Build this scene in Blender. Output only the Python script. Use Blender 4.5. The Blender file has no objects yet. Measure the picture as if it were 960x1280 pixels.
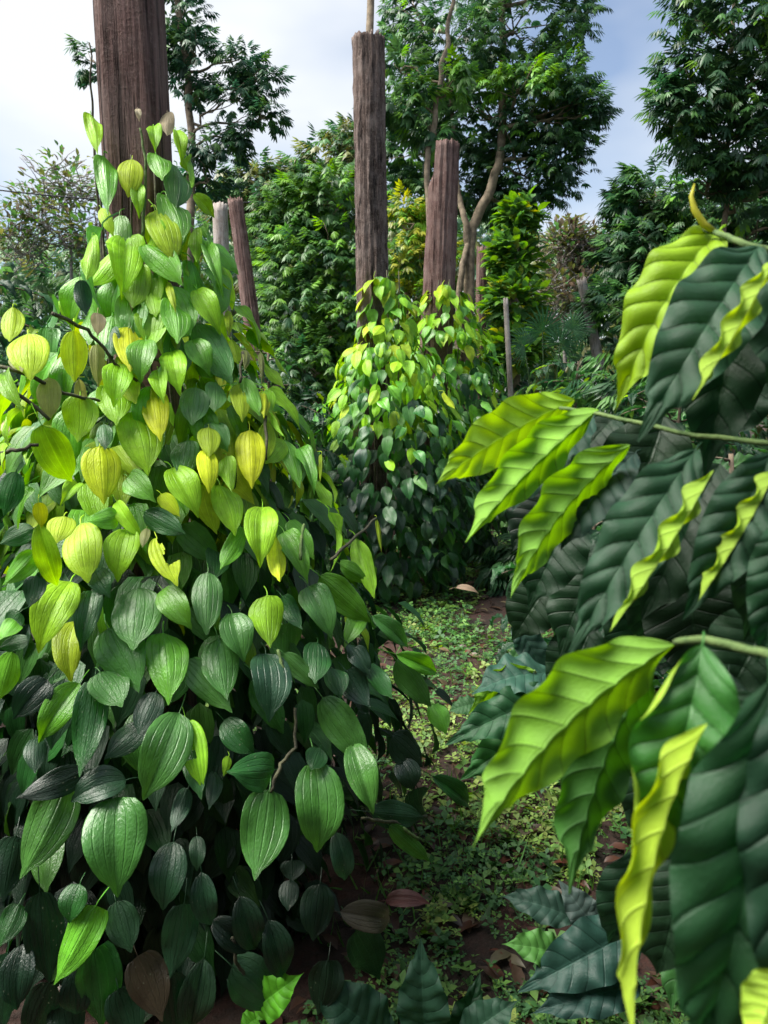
import bpy, math, random
import numpy as np
from mathutils import Vector, Matrix, noise as mnoise

# ------------------------------------------------------------------ camera, sky, sun, exposure
scene = bpy.context.scene
col = scene.collection
FPX = 925.0                      # focal length in pixels of the 960x1280 photograph
PITCH = math.radians(9.5)
EYE = Vector((0, 0, 1.55))
camd = bpy.data.cameras.new('camera')
camd.sensor_fit = 'VERTICAL'; camd.sensor_height = 36.0; camd.sensor_width = 27.0
camd.lens = 36.0 * FPX / 1280.0
camd.clip_start = 0.02; camd.clip_end = 1000
camd.dof.use_dof = True; camd.dof.focus_distance = 2.2; camd.dof.aperture_fstop = 9.0
cam = bpy.data.objects.new('camera', camd); col.objects.link(cam)
cam.location = EYE; cam.rotation_euler = (math.pi / 2 - PITCH, 0, 0)
scene.camera = cam

SUN_EL, SUN_AZ = math.radians(57), math.radians(-96)     # azimuth from +Y, negative = left
world = bpy.data.worlds.new('World'); scene.world = world; world.use_nodes = True
wn, wl = world.node_tree.nodes, world.node_tree.links
wn.clear()
w_out = wn.new('ShaderNodeOutputWorld'); w_bg = wn.new('ShaderNodeBackground')
sky = wn.new('ShaderNodeTexSky'); sky.sky_type = 'NISHITA'; sky.sun_disc = False
sky.sun_elevation = SUN_EL; sky.sun_rotation = SUN_AZ
sky.air_density = 1.0; sky.dust_density = 1.2; sky.ozone_density = 2.5
tc = wn.new('ShaderNodeTexCoord'); mp = wn.new('ShaderNodeMapping'); mp.inputs['Scale'].default_value = (1, 1, 2.2); mp.inputs['Location'].default_value = (6, 0, 3)
nz = wn.new('ShaderNodeTexNoise'); nz.inputs['Scale'].default_value = 1.1; nz.inputs['Detail'].default_value = 5
nz.inputs['Roughness'].default_value = 0.5
rmp = wn.new('ShaderNodeMapRange'); rmp.inputs[1].default_value = 0.40; rmp.inputs[2].default_value = 0.62
rmp.inputs[3].default_value = 0.12; rmp.inputs[4].default_value = 0.95
mixw = wn.new('ShaderNodeMix'); mixw.data_type = 'RGBA'
wl.new(tc.outputs['Generated'], mp.inputs['Vector']); wl.new(mp.outputs[0], nz.inputs['Vector'])
wl.new(nz.outputs['Fac'], rmp.inputs[0]); wl.new(rmp.outputs[0], mixw.inputs[0])
wl.new(sky.outputs[0], mixw.inputs[6])
mixw.inputs[7].default_value = (5.7, 5.9, 6.1, 1)        # thin cloud veil, in the sky model's own units
wl.new(mixw.outputs[2], w_bg.inputs['Color']); w_bg.inputs['Strength'].default_value = 0.079
wl.new(w_bg.outputs[0], w_out.inputs['Surface'])

sund = bpy.data.lights.new('sun', 'SUN'); sund.energy = 5.0; sund.angle = math.radians(38); sund.color = (1, .96, .88)
sun = bpy.data.objects.new('sun', sund); col.objects.link(sun)
sdir = Vector((math.sin(SUN_AZ) * math.cos(SUN_EL), math.cos(SUN_AZ) * math.cos(SUN_EL), math.sin(SUN_EL)))
sun.rotation_euler = sdir.to_track_quat('Z', 'Y').to_euler(); sun.location = sdir * 30
vs = scene.view_settings
vs.view_transform = 'Standard'; vs.look = 'None'; vs.gamma = 1.0; vs.exposure = 1.2; vs.use_curve_mapping = False
scene.render.engine = 'CYCLES'
scene.cycles.use_denoising = True
scene.cycles.max_bounces = 5; scene.cycles.diffuse_bounces = 2; scene.cycles.glossy_bounces = 2
scene.cycles.transmission_bounces = 3; scene.cycles.transparent_max_bounces = 4
scene.cycles.use_adaptive_sampling = True; scene.cycles.adaptive_threshold = 0.02

# ------------------------------------------------------------------ helpers
rng = np.random.default_rng(11)
random.seed(5)
UP = Vector((0, 0, 1))
cF = Vector((0, math.cos(PITCH), -math.sin(PITCH))); cU = Vector((0, math.sin(PITCH), math.cos(PITCH))); cR = Vector((1, 0, 0))

def ray(px, py):
    return cR * ((px - 480) / FPX) + cU * ((640 - py) / FPX) + cF
def at(px, py, depth):
    """the point of the place seen in that direction at that depth"""
    return EYE + ray(px, py) * depth
def atY(px, py, Y):
    r = ray(px, py); return EYE + r * (Y / r.y)
def proj(p):
    d = Vector(p) - EYE; z = d.dot(cF)
    return 480 + d.dot(cR) / z * FPX, 640 - d.dot(cU) / z * FPX, z
def rv(s=1.0):
    return Vector((random.uniform(-1, 1), random.uniform(-1, 1), random.uniform(-1, 1))) * s
def U(a, b): return random.uniform(a, b)

def tagit(o, label=None, cat=None, group=None, kind=None):
    if label: o['label'] = label
    if cat: o['category'] = cat
    if group: o['group'] = group
    if kind: o['kind'] = kind
    return o
def empty(name, loc, label, cat, group=None):
    o = bpy.data.objects.new(name, None); col.objects.link(o); o.location = loc; o.empty_display_size = .1
    return tagit(o, label, cat, group)
def link(name, me, parent=None, kind=None):
    """mesh given in world coordinates, linked under its thing"""
    o = bpy.data.objects.new(name, me); col.objects.link(o)
    if parent is not None:
        o.parent = parent; o.location = -parent_world(parent)
    if kind: o['kind'] = kind
    return o
def parent_world(p):
    v = Vector(p.location)
    while p.parent is not None:
        p = p.parent; v = v + Vector(p.location)
    return v

def mesh(name, verts, faces, mat=None, smooth=True, uv=None, cols=None):
    """faces: list of tuples, or an (n,k) int array; uv / cols are per vertex"""
    me = bpy.data.meshes.new(name)
    verts = np.asarray(verts, dtype=np.float32)
    if isinstance(faces, np.ndarray):
        n, k = faces.shape
        me.vertices.add(len(verts)); me.vertices.foreach_set('co', verts.ravel())
        me.loops.add(n * k); me.loops.foreach_set('vertex_index', faces.astype(np.int32).ravel())
        me.polygons.add(n)
        me.polygons.foreach_set('loop_start', np.arange(0, n * k, k, dtype=np.int32))
        me.update(calc_edges=True)
        li = faces.ravel()
    else:
        me.from_pydata(verts.tolist(), [], faces); me.update()
        li = np.empty(len(me.loops), dtype=np.int32); me.loops.foreach_get('vertex_index', li)
    if uv is not None:
        l = me.uv_layers.new(name='UVMap'); l.data.foreach_set('uv', np.asarray(uv, dtype=np.float32)[li].ravel())
    if cols is not None:
        a = me.color_attributes.new('Col', 'FLOAT_COLOR', 'POINT')
        c = np.ones((len(verts), 4), dtype=np.float32); c[:, :3] = cols; a.data.foreach_set('color', c.ravel())
    if smooth: me.polygons.foreach_set('use_smooth', np.ones(len(me.polygons), dtype=bool))
    if mat: me.materials.append(mat)
    return me

def tube(pts, rads, seg=8, cap=True):
    pts = [Vector(p) for p in pts]; vs_, fs = [], []
    n = len(pts); ref = None
    for i, p in enumerate(pts):
        t = (pts[min(i + 1, n - 1)] - pts[max(i - 1, 0)]).normalized()
        if ref is None: ref = t.orthogonal().normalized()
        a = (ref - t * ref.dot(t)).normalized(); ref = a; b = t.cross(a)
        for k in range(seg):
            w = 2 * math.pi * k / seg
            vs_.append(p + (a * math.cos(w) + b * math.sin(w)) * rads[i])
    for i in range(n - 1):
        for k in range(seg):
            k2 = (k + 1) % seg
            fs.append((i * seg + k, i * seg + k2, (i + 1) * seg + k2, (i + 1) * seg + k))
    if cap:
        fs.append(tuple(range(seg - 1, -1, -1))); fs.append(tuple((n - 1) * seg + k for k in range(seg)))
    return vs_, fs
def tubes(list_of):
    V, F = [], []
    for pts, rads, seg in list_of:
        v, f = tube(pts, rads, seg); o = len(V); V += v; F += [tuple(i + o for i in q) for q in f]
    return V, F
def wander(a, b, n, amp, sag=0.0):
    a, b = Vector(a), Vector(b); out = []
    s = rv(20)
    for i in range(n + 1):
        t = i / n; p = a.lerp(b, t); k = math.sin(math.pi * t)
        off = Vector(mnoise.noise_vector(s + Vector((t * 2.5, 0, 0)))) * amp * min(1, 3 * k)
        out.append(p + off - UP * sag * k)
    return out

# ------------------------------------------------------------------ materials
def nodes_of(name):
    m = bpy.data.materials.new(name); m.use_nodes = True
    nt = m.node_tree; nt.nodes.clear()
    return m, nt.nodes, nt.links
def math_n(N, L, op, a, b=None, clamp=False):
    n = N.new('ShaderNodeMath'); n.operation = op; n.use_clamp = clamp
    for i, x in enumerate((a, b)):
        if x is None: continue
        if isinstance(x, (int, float)): n.inputs[i].default_value = x
        else: L.new(x, n.inputs[i])
    return n.outputs[0]
def mix_c(N, L, fac, a, b, blend='MIX'):
    n = N.new('ShaderNodeMix'); n.data_type = 'RGBA'; n.blend_type = blend
    for i, x in ((0, fac), (6, a), (7, b)):
        if isinstance(x, (int, float)): n.inputs[i].default_value = x
        elif isinstance(x, tuple): n.inputs[i].default_value = (*x, 1) if len(x) == 3 else x
        else: L.new(x, n.inputs[i])
    return n.outputs[2]
def map_r(N, L, x, a, b, c, d, smooth=False):
    n = N.new('ShaderNodeMapRange')
    if smooth: n.interpolation_type = 'SMOOTHSTEP'
    L.new(x, n.inputs[0])
    for i, v in enumerate((a, b, c, d)): n.inputs[i + 1].default_value = v
    return n.outputs[0]
def noise_n(N, L, vec, scale, detail=4, rough=.5):
    n = N.new('ShaderNodeTexNoise'); n.inputs['Scale'].default_value = scale
    n.inputs['Detail'].default_value = detail; n.inputs['Roughness'].default_value = rough
    if vec is not None: L.new(vec, n.inputs['Vector'])
    return n

PIN_N, PIN_K = 8.5, 1.5        # lateral veins of a coffee leaf: v*PIN_N - |u|*PIN_K
def leaf_mat(name, veins=None, src='obj', rough=.38, trans=.3, spec=.5, spots=0.0, under=None):
    m, N, L = nodes_of(name)
    out = N.new('ShaderNodeOutputMaterial')
    oi = N.new('ShaderNodeObjectInfo')
    if src == 'obj': base = oi.outputs['Color']
    else:
        at_ = N.new('ShaderNodeAttribute'); at_.attribute_name = 'Col'; base = at_.outputs['Color']
    geo = N.new('ShaderNodeNewGeometry')
    tcn = N.new('ShaderNodeTexCoord')
    n1 = noise_n(N, L, geo.outputs['Position'], 34, 3)
    fac = map_r(N, L, n1.outputs['Fac'], .3, .7, .78, 1.2)
    hs = N.new('ShaderNodeHueSaturation'); L.new(base, hs.inputs['Color']); L.new(fac, hs.inputs['Value'])
    c = hs.outputs['Color']
    height = None
    if veins:
        sep = N.new('ShaderNodeSeparateXYZ'); L.new(tcn.outputs['UV'], sep.inputs[0])
        au = math_n(N, L, 'MULTIPLY', math_n(N, L, 'ABSOLUTE', math_n(N, L, 'SUBTRACT', sep.outputs[0], .5)), 2.0)
        mid = map_r(N, L, au, .015, .05, 1, 0, True)
        if veins == 'palm':
            x = math_n(N, L, 'ABSOLUTE', math_n(N, L, 'SUBTRACT', math_n(N, L, 'MODULO', math_n(N, L, 'ADD', au, .17), .34), .17))
            side = map_r(N, L, x, .008, .04, 1, 0, True)
            nv = noise_n(N, L, tcn.outputs['UV'], 26, 2)
        else:
            t = math_n(N, L, 'SUBTRACT', math_n(N, L, 'MULTIPLY', sep.outputs[1], PIN_N), math_n(N, L, 'MULTIPLY', au, PIN_K))
            x = math_n(N, L, 'ABSOLUTE', math_n(N, L, 'SUBTRACT', math_n(N, L, 'FRACT', math_n(N, L, 'ADD', t, 10.5)), .5))
            side = map_r(N, L, x, .02, .09, 1, 0, True)
            nv = noise_n(N, L, tcn.outputs['UV'], 55, 4, .65)
        v = math_n(N, L, 'MAXIMUM', mid, math_n(N, L, 'MULTIPLY', side, .6))
        light = N.new('ShaderNodeHueSaturation'); L.new(c, light.inputs['Color'])
        light.inputs['Value'].default_value = 1.4; light.inputs['Saturation'].default_value = .95
        if veins == 'palm': c = mix_c(N, L, math_n(N, L, 'MULTIPLY', v, .75), c, light.outputs['Color'])
        else:
            vein_shade = N.new('ShaderNodeHueSaturation'); L.new(c, vein_shade.inputs['Color']); vein_shade.inputs['Value'].default_value = .5  # darker side veins: shade of the grooves painted into the colour
            thin = map_r(N, L, x, .012, .045, 1, 0, True)
            c = mix_c(N, L, math_n(N, L, 'MULTIPLY', thin, .75), c, vein_shade.outputs['Color'])
            c = mix_c(N, L, math_n(N, L, 'MULTIPLY', mid, .8), c, light.outputs['Color'])
        height = math_n(N, L, 'SUBTRACT', math_n(N, L, 'MULTIPLY', nv.outputs['Fac'], .5), math_n(N, L, 'MULTIPLY', v, .7))
    if spots:
        vo = N.new('ShaderNodeTexVoronoi'); vo.inputs['Scale'].default_value = 85; L.new(geo.outputs['Position'], vo.inputs['Vector'])
        n2 = noise_n(N, L, geo.outputs['Position'], 9, 2)
        s = math_n(N, L, 'MULTIPLY', map_r(N, L, vo.outputs['Distance'], .10, .17, 1, 0), map_r(N, L, n2.outputs['Fac'], .52, .62, 0, 1))
        c = mix_c(N, L, math_n(N, L, 'MULTIPLY', s, spots), c, (.30, .32, .22))
    # undersides are paler and duller
    pale = N.new('ShaderNodeHueSaturation'); L.new(c, pale.inputs['Color'])
    pale.inputs['Saturation'].default_value = .95; pale.inputs['Value'].default_value = 1.25
    c2 = mix_c(N, L, geo.outputs['Backfacing'], c, under or pale.outputs['Color'])
    p = N.new('ShaderNodeBsdfPrincipled'); L.new(c2, p.inputs['Base Color'])
    rg = N.new('ShaderNodeMapRange'); L.new(geo.outputs['Backfacing'], rg.inputs[0])
    rg.inputs[3].default_value = rough; rg.inputs[4].default_value = .6; L.new(rg.outputs[0], p.inputs['Roughness'])
    p.inputs['Specular IOR Level'].default_value = spec
    if veins == 'palm':            # thin young lime leaves are duller than the leathery old ones
        sc_ = N.new('ShaderNodeSeparateColor'); L.new(base, sc_.inputs[0])
        L.new(map_r(N, L, sc_.outputs[0], .1, .3, spec, .16), p.inputs['Specular IOR Level'])
    if height is not None:
        b = N.new('ShaderNodeBump'); b.inputs['Strength'].default_value = .7 if veins == 'palm' else .45; b.inputs['Distance'].default_value = .004
        L.new(height, b.inputs['Height']); L.new(b.outputs[0], p.inputs['Normal'])
    tr = N.new('ShaderNodeBsdfTranslucent')
    th = N.new('ShaderNodeHueSaturation'); L.new(c, th.inputs['Color']); th.inputs['Hue'].default_value = .485
    th.inputs['Saturation'].default_value = 1.15; th.inputs['Value'].default_value = 1.7
    L.new(th.outputs['Color'], tr.inputs['Color'])
    mx = N.new('ShaderNodeMixShader'); mx.inputs[0].default_value = trans
    L.new(p.outputs[0], mx.inputs[1]); L.new(tr.outputs[0], mx.inputs[2]); L.new(mx.outputs[0], out.inputs['Surface'])
    return m

def wood_mat(name, dark, light, grey, scale=1.0, greyness=.35, bump=.6, stretch=.05, speck=.3):
    m, N, L = nodes_of(name)
    out = N.new('ShaderNodeOutputMaterial'); p = N.new('ShaderNodeBsdfPrincipled'); L.new(p.outputs[0], out.inputs[0])
    tcn = N.new('ShaderNodeTexCoord'); mpn = N.new('ShaderNodeMapping'); L.new(tcn.outputs['Object'], mpn.inputs[0])
    mpn.inputs['Scale'].default_value = (1, 1, stretch)
    g1 = noise_n(N, L, mpn.outputs[0], 130 * scale, 5, .7)
    g2 = noise_n(N, L, mpn.outputs[0], 34 * scale, 4, .6)
    g3 = noise_n(N, L, mpn.outputs[0], 9 * scale, 3, .6)
    blot = noise_n(N, L, tcn.outputs['Object'], 7, 6, .7); fine = noise_n(N, L, tcn.outputs['Object'], 90, 4, .7)
    f = math_n(N, L, 'ADD', math_n(N, L, 'MULTIPLY', g1.outputs['Fac'], .6), math_n(N, L, 'MULTIPLY', g3.outputs['Fac'], .4))
    c = mix_c(N, L, map_r(N, L, f, .42, .58, 0, 1), dark, light)
    c = mix_c(N, L, math_n(N, L, 'MULTIPLY', map_r(N, L, blot.outputs['Fac'], .45, .62, 0, 1), greyness), c, grey)
    c = mix_c(N, L, math_n(N, L, 'MULTIPLY', map_r(N, L, fine.outputs['Fac'], .55, .66, 0, 1), speck), c, (grey[0] * 1.5, grey[1] * 1.5, grey[2] * 1.4))
    crack = map_r(N, L, g2.outputs['Fac'], .35, .41, 1, 0)
    c = mix_c(N, L, math_n(N, L, 'MULTIPLY', crack, .8), c, (dark[0] * .2, dark[1] * .2, dark[2] * .2))
    L.new(c, p.inputs['Base Color']); p.inputs['Roughness'].default_value = .85; p.inputs['Specular IOR Level'].default_value = .25
    h = math_n(N, L, 'ADD', math_n(N, L, 'SUBTRACT', g1.outputs['Fac'], math_n(N, L, 'MULTIPLY', crack, .9)), math_n(N, L, 'MULTIPLY', fine.outputs['Fac'], .4))
    b = N.new('ShaderNodeBump'); b.inputs['Strength'].default_value = bump; b.inputs['Distance'].default_value = .012
    L.new(h, b.inputs['Height']); L.new(b.outputs[0], p.inputs['Normal'])
    return m
def bark_mat(name, a, b_, scale=20):
    m, N, L = nodes_of(name)
    out = N.new('ShaderNodeOutputMaterial'); p = N.new('ShaderNodeBsdfPrincipled'); L.new(p.outputs[0], out.inputs[0])
    tcn = N.new('ShaderNodeTexCoord'); n1 = noise_n(N, L, tcn.outputs['Object'], scale, 5, .65)
    L.new(mix_c(N, L, map_r(N, L, n1.outputs['Fac'], .35, .65, 0, 1), a, b_), p.inputs['Base Color'])
    p.inputs['Roughness'].default_value = .85
    b = N.new('ShaderNodeBump'); b.inputs['Strength'].default_value = .5; b.inputs['Distance'].default_value = .01
    L.new(n1.outputs['Fac'], b.inputs['Height']); L.new(b.outputs[0], p.inputs['Normal'])
    return m

M_PEP = leaf_mat('pepper_leaf', 'palm', 'obj', .34, .28, .62, .45)
M_PEPS = leaf_mat('pepper_leaf_mass', 'palm', 'attr', .40, .25, .45, 0)
M_COF = leaf_mat('coffee_leaf', 'pinn', 'obj', .46, .34, .34, 0)
M_COFB = leaf_mat('coffee_leaf_painted_glow', 'pinn', 'obj', .42, .25, .5, 0, (.26, .42, .025))  # lime back colour paints in light passing through the blade
M_COFS = leaf_mat('coffee_leaf_mass', 'pinn', 'attr', .36, .25, .45, 0)
M_CROWN = leaf_mat('tree_leaf', None, 'attr', .42, .30, .4, 0)
M_STEM = bark_mat('green_stem', (.05, .10, .025), (.12, .18, .05), 60)
M_VINE = bark_mat('vine_stem', (.035, .03, .02), (.10, .10, .05), 60)
M_TWIG = bark_mat('brown_twig', (.07, .05, .035), (.16, .12, .08), 40)
M_TRUNK = bark_mat('pale_bark', (.10, .075, .05), (.28, .22, .15), 14)
M_GREYTWIG = bark_mat('grey_twig', (.16, .14, .13), (.34, .31, .29), 20)
M_POST = wood_mat('weathered_red_timber', (.05, .026, .021), (.23, .130, .115), (.26, .19, .175), .8, .3, .8, .04, .2)
M_SHAG = wood_mat('shaggy_grey_timber', (.035, .022, .018), (.15, .105, .09), (.26, .21, .19), .7, .5, 1.0, .14, .5)
M_FORK = wood_mat('cracked_brown_timber', (.07, .035, .03), (.20, .125, .11), (.26, .19, .17), .6, .45, .9, .06, .3)
M_PALE = wood_mat('pale_grey_timber', (.16, .13, .11), (.38, .33, .30), (.45, .42, .40), .8, .5, .5)

def soil_mat():
    m, N, L = nodes_of('red_soil')
    out = N.new('ShaderNodeOutputMaterial'); p = N.new('ShaderNodeBsdfPrincipled'); L.new(p.outputs[0], out.inputs[0])
    tcn = N.new('ShaderNodeTexCoord')
    n1 = noise_n(N, L, tcn.outputs['Object'], 2.2, 6, .6); n2 = noise_n(N, L, tcn.outputs['Object'], 38, 5, .65)
    c = mix_c(N, L, map_r(N, L, n1.outputs['Fac'], .4, .62, 0, 1), (.018, .012, .008), (.055, .016, .010))
    c = mix_c(N, L, map_r(N, L, n2.outputs['Fac'], .35, .65, 0, .75), c, (.02, .014, .009))
    L.new(c, p.inputs['Base Color']); p.inputs['Roughness'].default_value = .95
    b = N.new('ShaderNodeBump'); b.inputs['Strength'].default_value = .8; b.inputs['Distance'].default_value = .03
    L.new(n2.outputs['Fac'], b.inputs['Height']); L.new(b.outputs[0], p.inputs['Normal'])
    return m
M_SOIL = soil_mat()

# ------------------------------------------------------------------ leaf shapes (unit length along +Y, unit width along X, upper face +Z)
def leaf_geo(kind, cols, rows, arch=.08, fold=.1, pucker=.0, wave=.0, twist=0., phase=0., petiole=.26, torn=None, roll=None, skew=0., asp=.42):
    us = np.linspace(-1, 1, cols); V, UV = [], []
    for j in range(rows + 1):
        v = j / rows
        if kind != 'ellip': v = .45 * v + .55 * (1 - math.cos(math.pi * v)) / 2      # finer rows at the rounded base
        if kind == 'heart':   w = (v ** .45) * ((1 - v) ** .92) / .520
        elif kind == 'ovate': w = (v ** .55) * ((1 - v) ** .84) / .519
        else:                 w = (max(0, math.sin(math.pi * v ** .93)) ** .80) * (1 - .25 * v) / .9 if v < .86 else (1 - v) / .14 * .30 * (1.0 - .35 * (v - .86) / .14)
        if kind != 'ellip' and v > .8: w *= 1 - .35 * math.sin((v - .8) / .2 * math.pi)   # drawn-out tip
        w = min(w, 1.02) * .5
        if j in (0, rows): w = .006
        for u in us:
            au = abs(u); x = u * w; y = v; z = arch * 4 * v * (1 - v)
            if kind in ('heart', 'ovate'):
                y -= (.018 if kind == 'heart' else .008) * math.sin(min(1, au) * math.pi * .5) * math.exp(-v * 6) * (j > 0)
                z += fold * (.9 * abs(x) - 1.25 * x * x) * .8
                z += pucker * (math.sqrt(abs(math.sin(math.pi * (au / .34)))) - .6) * w * 1.3
                z += wave * au ** 2 * math.sin(v * 9 + phase + (2 if u > 0 else 0)) * w
            else:
                if roll and u * roll[0] > roll[1]:
                    ang = roll[2] * (.75 + .35 * math.sin(v * 13 + phase)); s_ = roll[0]; u0 = roll[1]
                    rho = (1 - u0) * w / ang; th = (au - u0) * w / rho
                    x = s_ * (u0 * w + rho * math.sin(th)); z += rho * (1 - math.cos(th)) * asp
                y += -.10 * au * w * 2 * (.3 + v) * .6
                z += fold * abs(x) - fold * 1.6 * x * x
                t = v * PIN_N - au * PIN_K
                z += pucker * (math.sqrt(abs(math.sin(math.pi * t))) - .6) * (1 - au ** 3 * .6) * min(1, w * 4)
                z += wave * au ** 2.2 * math.sin(v * math.pi * PIN_N * .9 + phase + (1.3 if u > 0 else 0)) * min(1, w * 4)
                x += wave * .35 * u * au * math.cos(v * math.pi * PIN_N * .9 + phase)
            if twist:
                a = twist * (v - .5); x, z = x * math.cos(a), z + x * math.sin(a)
            x += skew * 4 * v * (1 - v)
            V.append((x, y, z)); UV.append(((u + 1) / 2, v))
    F = []
    for j in range(rows):
        for i in range(cols - 1):
            if torn and torn(us[i], j / rows): continue
            a = j * cols + i; F.append((a, a + 1, a + cols + 1, a + cols))
    if petiole:
        q = petiole; pr = .011 if kind != 'ellip' else .008
        pts = [Vector((0, .02, .0)), Vector((0, -.25 * q, .0)), Vector((0, -.6 * q, -.25 * q)), Vector((0, -q, -.7 * q))]
        v, f = tube(pts, [pr, pr * 1.1, pr * 1.1, pr * 1.2], 4, False); o = len(V)
        V += [tuple(p) for p in v]; UV += [(.5, .02)] * len(v); F += [tuple(k + o for k in q_) for q_ in f]
    return V, F, UV
def leaf_mesh(name, mat, *a, **k):
    V, F, UV = leaf_geo(*a, **k); return mesh(name, V, F, mat, True, UV)

PEP = []      # mature and young pepper leaves
for i in range(7):
    PEP.append(leaf_mesh('pepper_leaf_shape', M_PEP, 'heart' if i % 3 else 'ovate', 13, 12, arch=[.05, .12, .0, .16, .09, -.05, .2][i],
                         fold=[-.35, .45, -.2, .6, -.5, -.3, .3][i], pucker=.05, wave=.12, phase=i * 1.3, twist=[0, .5, -.5, .3, -.8, .9, 0][i], skew=[0, .03, -.03, .05, -.05, .02, 0][i]))
YNG = [leaf_mesh('young_pepper_leaf_shape', M_PEP, 'ovate' if i else 'heart', 13, 12, arch=[.06, .1, .02][i], fold=[-.5, -.3, -.7][i], pucker=.085, twist=[0, .3, -.3][i]) for i in range(3)]
TORN = [leaf_mesh('torn_pepper_leaf_shape', M_PEP, 'heart', 19, 22, arch=.08, fold=.4, pucker=.05,
                  torn=lambda u, v: u > .05 + .25 * math.sin(v * 23) and .08 < v < .52),
        leaf_mesh('torn_pepper_leaf_shape', M_PEP, 'ovate', 19, 22, arch=.05, fold=.3, pucker=.05,
                  torn=lambda u, v: u < -.1 + .2 * math.sin(v * 17) and v < .55)]
COF = [leaf_mesh('coffee_leaf_shape', M_COF, 'ellip', 11, 34, petiole=.10, arch=[.1, .18, .05, .25][i], fold=[.3, .5, .2, .4][i], pucker=.022,
                 wave=[.035, .05, .06, .03][i], phase=i * 1.7, twist=[0, .5, -.5, .2][i]) for i in range(4)]

def orient(B, T, Nn):
    Y = (T - B).normalized(); Z = (Nn - Y * Nn.dot(Y))
    if Z.length < 1e-4: Z = Y.orthogonal()
    Z.normalize(); return Y.cross(Z), Y, Z
LEAFCOUNT = {}
def put_leaf(parent, me, B, T, Nn, width, color, name='leaf', label=None):
    X, Y, Z = orient(B, T, Nn); Ln = (T - B).length
    o = bpy.data.objects.new(name, me); col.objects.link(o); o.parent = parent
    pw = parent_world(parent); b = B - pw
    o.matrix_local = Matrix(((X.x * width, Y.x * Ln, Z.x * Ln, b.x), (X.y * width, Y.y * Ln, Z.y * Ln, b.y),
                             (X.z * width, Y.z * Ln, Z.z * Ln, b.z), (0, 0, 0, 1)))
    o.color = (*color, 1)
    if label: o['label'] = label
    LEAFCOUNT[parent.name] = LEAFCOUNT.get(parent.name, 0) + 1
    return o

class Mass:
    """many leaves in one mesh: a template repeated with its own frame and colour"""
    def __init__(s, V, F, UV=None):
        s.V = np.array(V, dtype=np.float32); s.F = np.array(F, dtype=np.int32); s.UV = None if UV is None else np.array(UV, dtype=np.float32)
        s.P, s.A, s.C = [], [], []
    def add(s, B, T, Nn, width, color):
        X, Y, Z = orient(B, T, Nn); Ln = (T - B).length
        s.P.append(tuple(B)); s.A.append((tuple(X * width), tuple(Y * Ln), tuple(Z * Ln))); s.C.append(color)
    def build(s, name, mat, parent=None):
        P = np.array(s.P, dtype=np.float32); A = np.array(s.A, dtype=np.float32); C = np.array(s.C, dtype=np.float32)
        n, k = len(P), len(s.V)
        W = np.einsum('vi,nij->nvj', s.V, A) + P[:, None, :]
        F = (s.F[None] + (np.arange(n) * k)[:, None, None]).reshape(-1, s.F.shape[1])
        uv = None if s.UV is None else np.tile(s.UV, (n, 1))
        me = mesh(name, W.reshape(-1, 3), F, mat, True, uv, np.repeat(C, k, axis=0))
        return link(name, me, parent, 'stuff')
def tmpl(*a, **k):
    V, F, UV = leaf_geo(*a, petiole=0, **k); return V, F, UV
T_PEP = tmpl('heart', 5, 5, arch=.08, fold=.5)
T_COF = tmpl('ellip', 5, 9, arch=.14, fold=.4, wave=.03)
T_LANCE = tmpl('ellip', 3, 4, arch=.1, fold=.5)
def spray_tmpl(n, leaf=.5, droop=.5, spread=1.2):
    """a compound leaf: leaflets of lance shape along and at the end of a stalk, drooping"""
    V, F = [], []
    for i in range(n):
        t = i / max(1, n - 1); side = (-1) ** i
        base = Vector((0, .15 + .45 * t, .06 * math.sin(t * 3)))
        ang = side * spread * (1 - .75 * t) if i < n - 1 else 0
        d = Vector((math.sin(ang), math.cos(ang), -droop * (.6 + .7 * random.random()))).normalized()
        Nn = Vector((0, .3, 1)); X, Y, Z = orient(base, base + d, Nn); Ln = leaf * U(.8, 1.15); w = Ln * .34
        pts = [(0, 0, 0), (-.5, .42, -.05), (0, .40, .03), (.5, .42, -.05), (0, 1, -.12)]
        o = len(V)
        for x, y, z in pts: V.append(tuple(base + X * (x * w) + Y * (y * Ln) + Z * (z * Ln)))
        F += [(o, o + 2, o + 1), (o, o + 3, o + 2), (o + 1, o + 2, o + 4), (o + 2, o + 3, o + 4)]
    return V, F
def cvar(c, s=.25, h=.12):
    k = 1 + random.gauss(0, s * .6); k = max(.45, k)
    return (max(.004, c[0] * k * (1 + U(-h, h))), max(.006, c[1] * k), max(.003, c[2] * k * (1 + U(-h, h))))

# ------------------------------------------------------------------ ground
def gz(x, y):
    return .05 * mnoise.noise(Vector((x * .7, y * .7, 3))) + .02 * mnoise.noise(Vector((x * 3, y * 3, 9)))
def ground():
    n = 150; s = np.linspace(-1, 1, n); g = np.sign(s) * (np.abs(s) * 7 + np.abs(s) ** 6 * 240)
    V = [(x, y + 4, gz(x, y + 4)) for y in g for x in g]
    idx = np.arange(n * n).reshape(n, n)
    F = np.stack([idx[:-1, :-1], idx[:-1, 1:], idx[1:, 1:], idx[1:, :-1]], -1).reshape(-1, 4)
    o = link('ground', mesh('ground', V, F, M_SOIL)); o['kind'] = 'structure'
ground()

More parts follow.
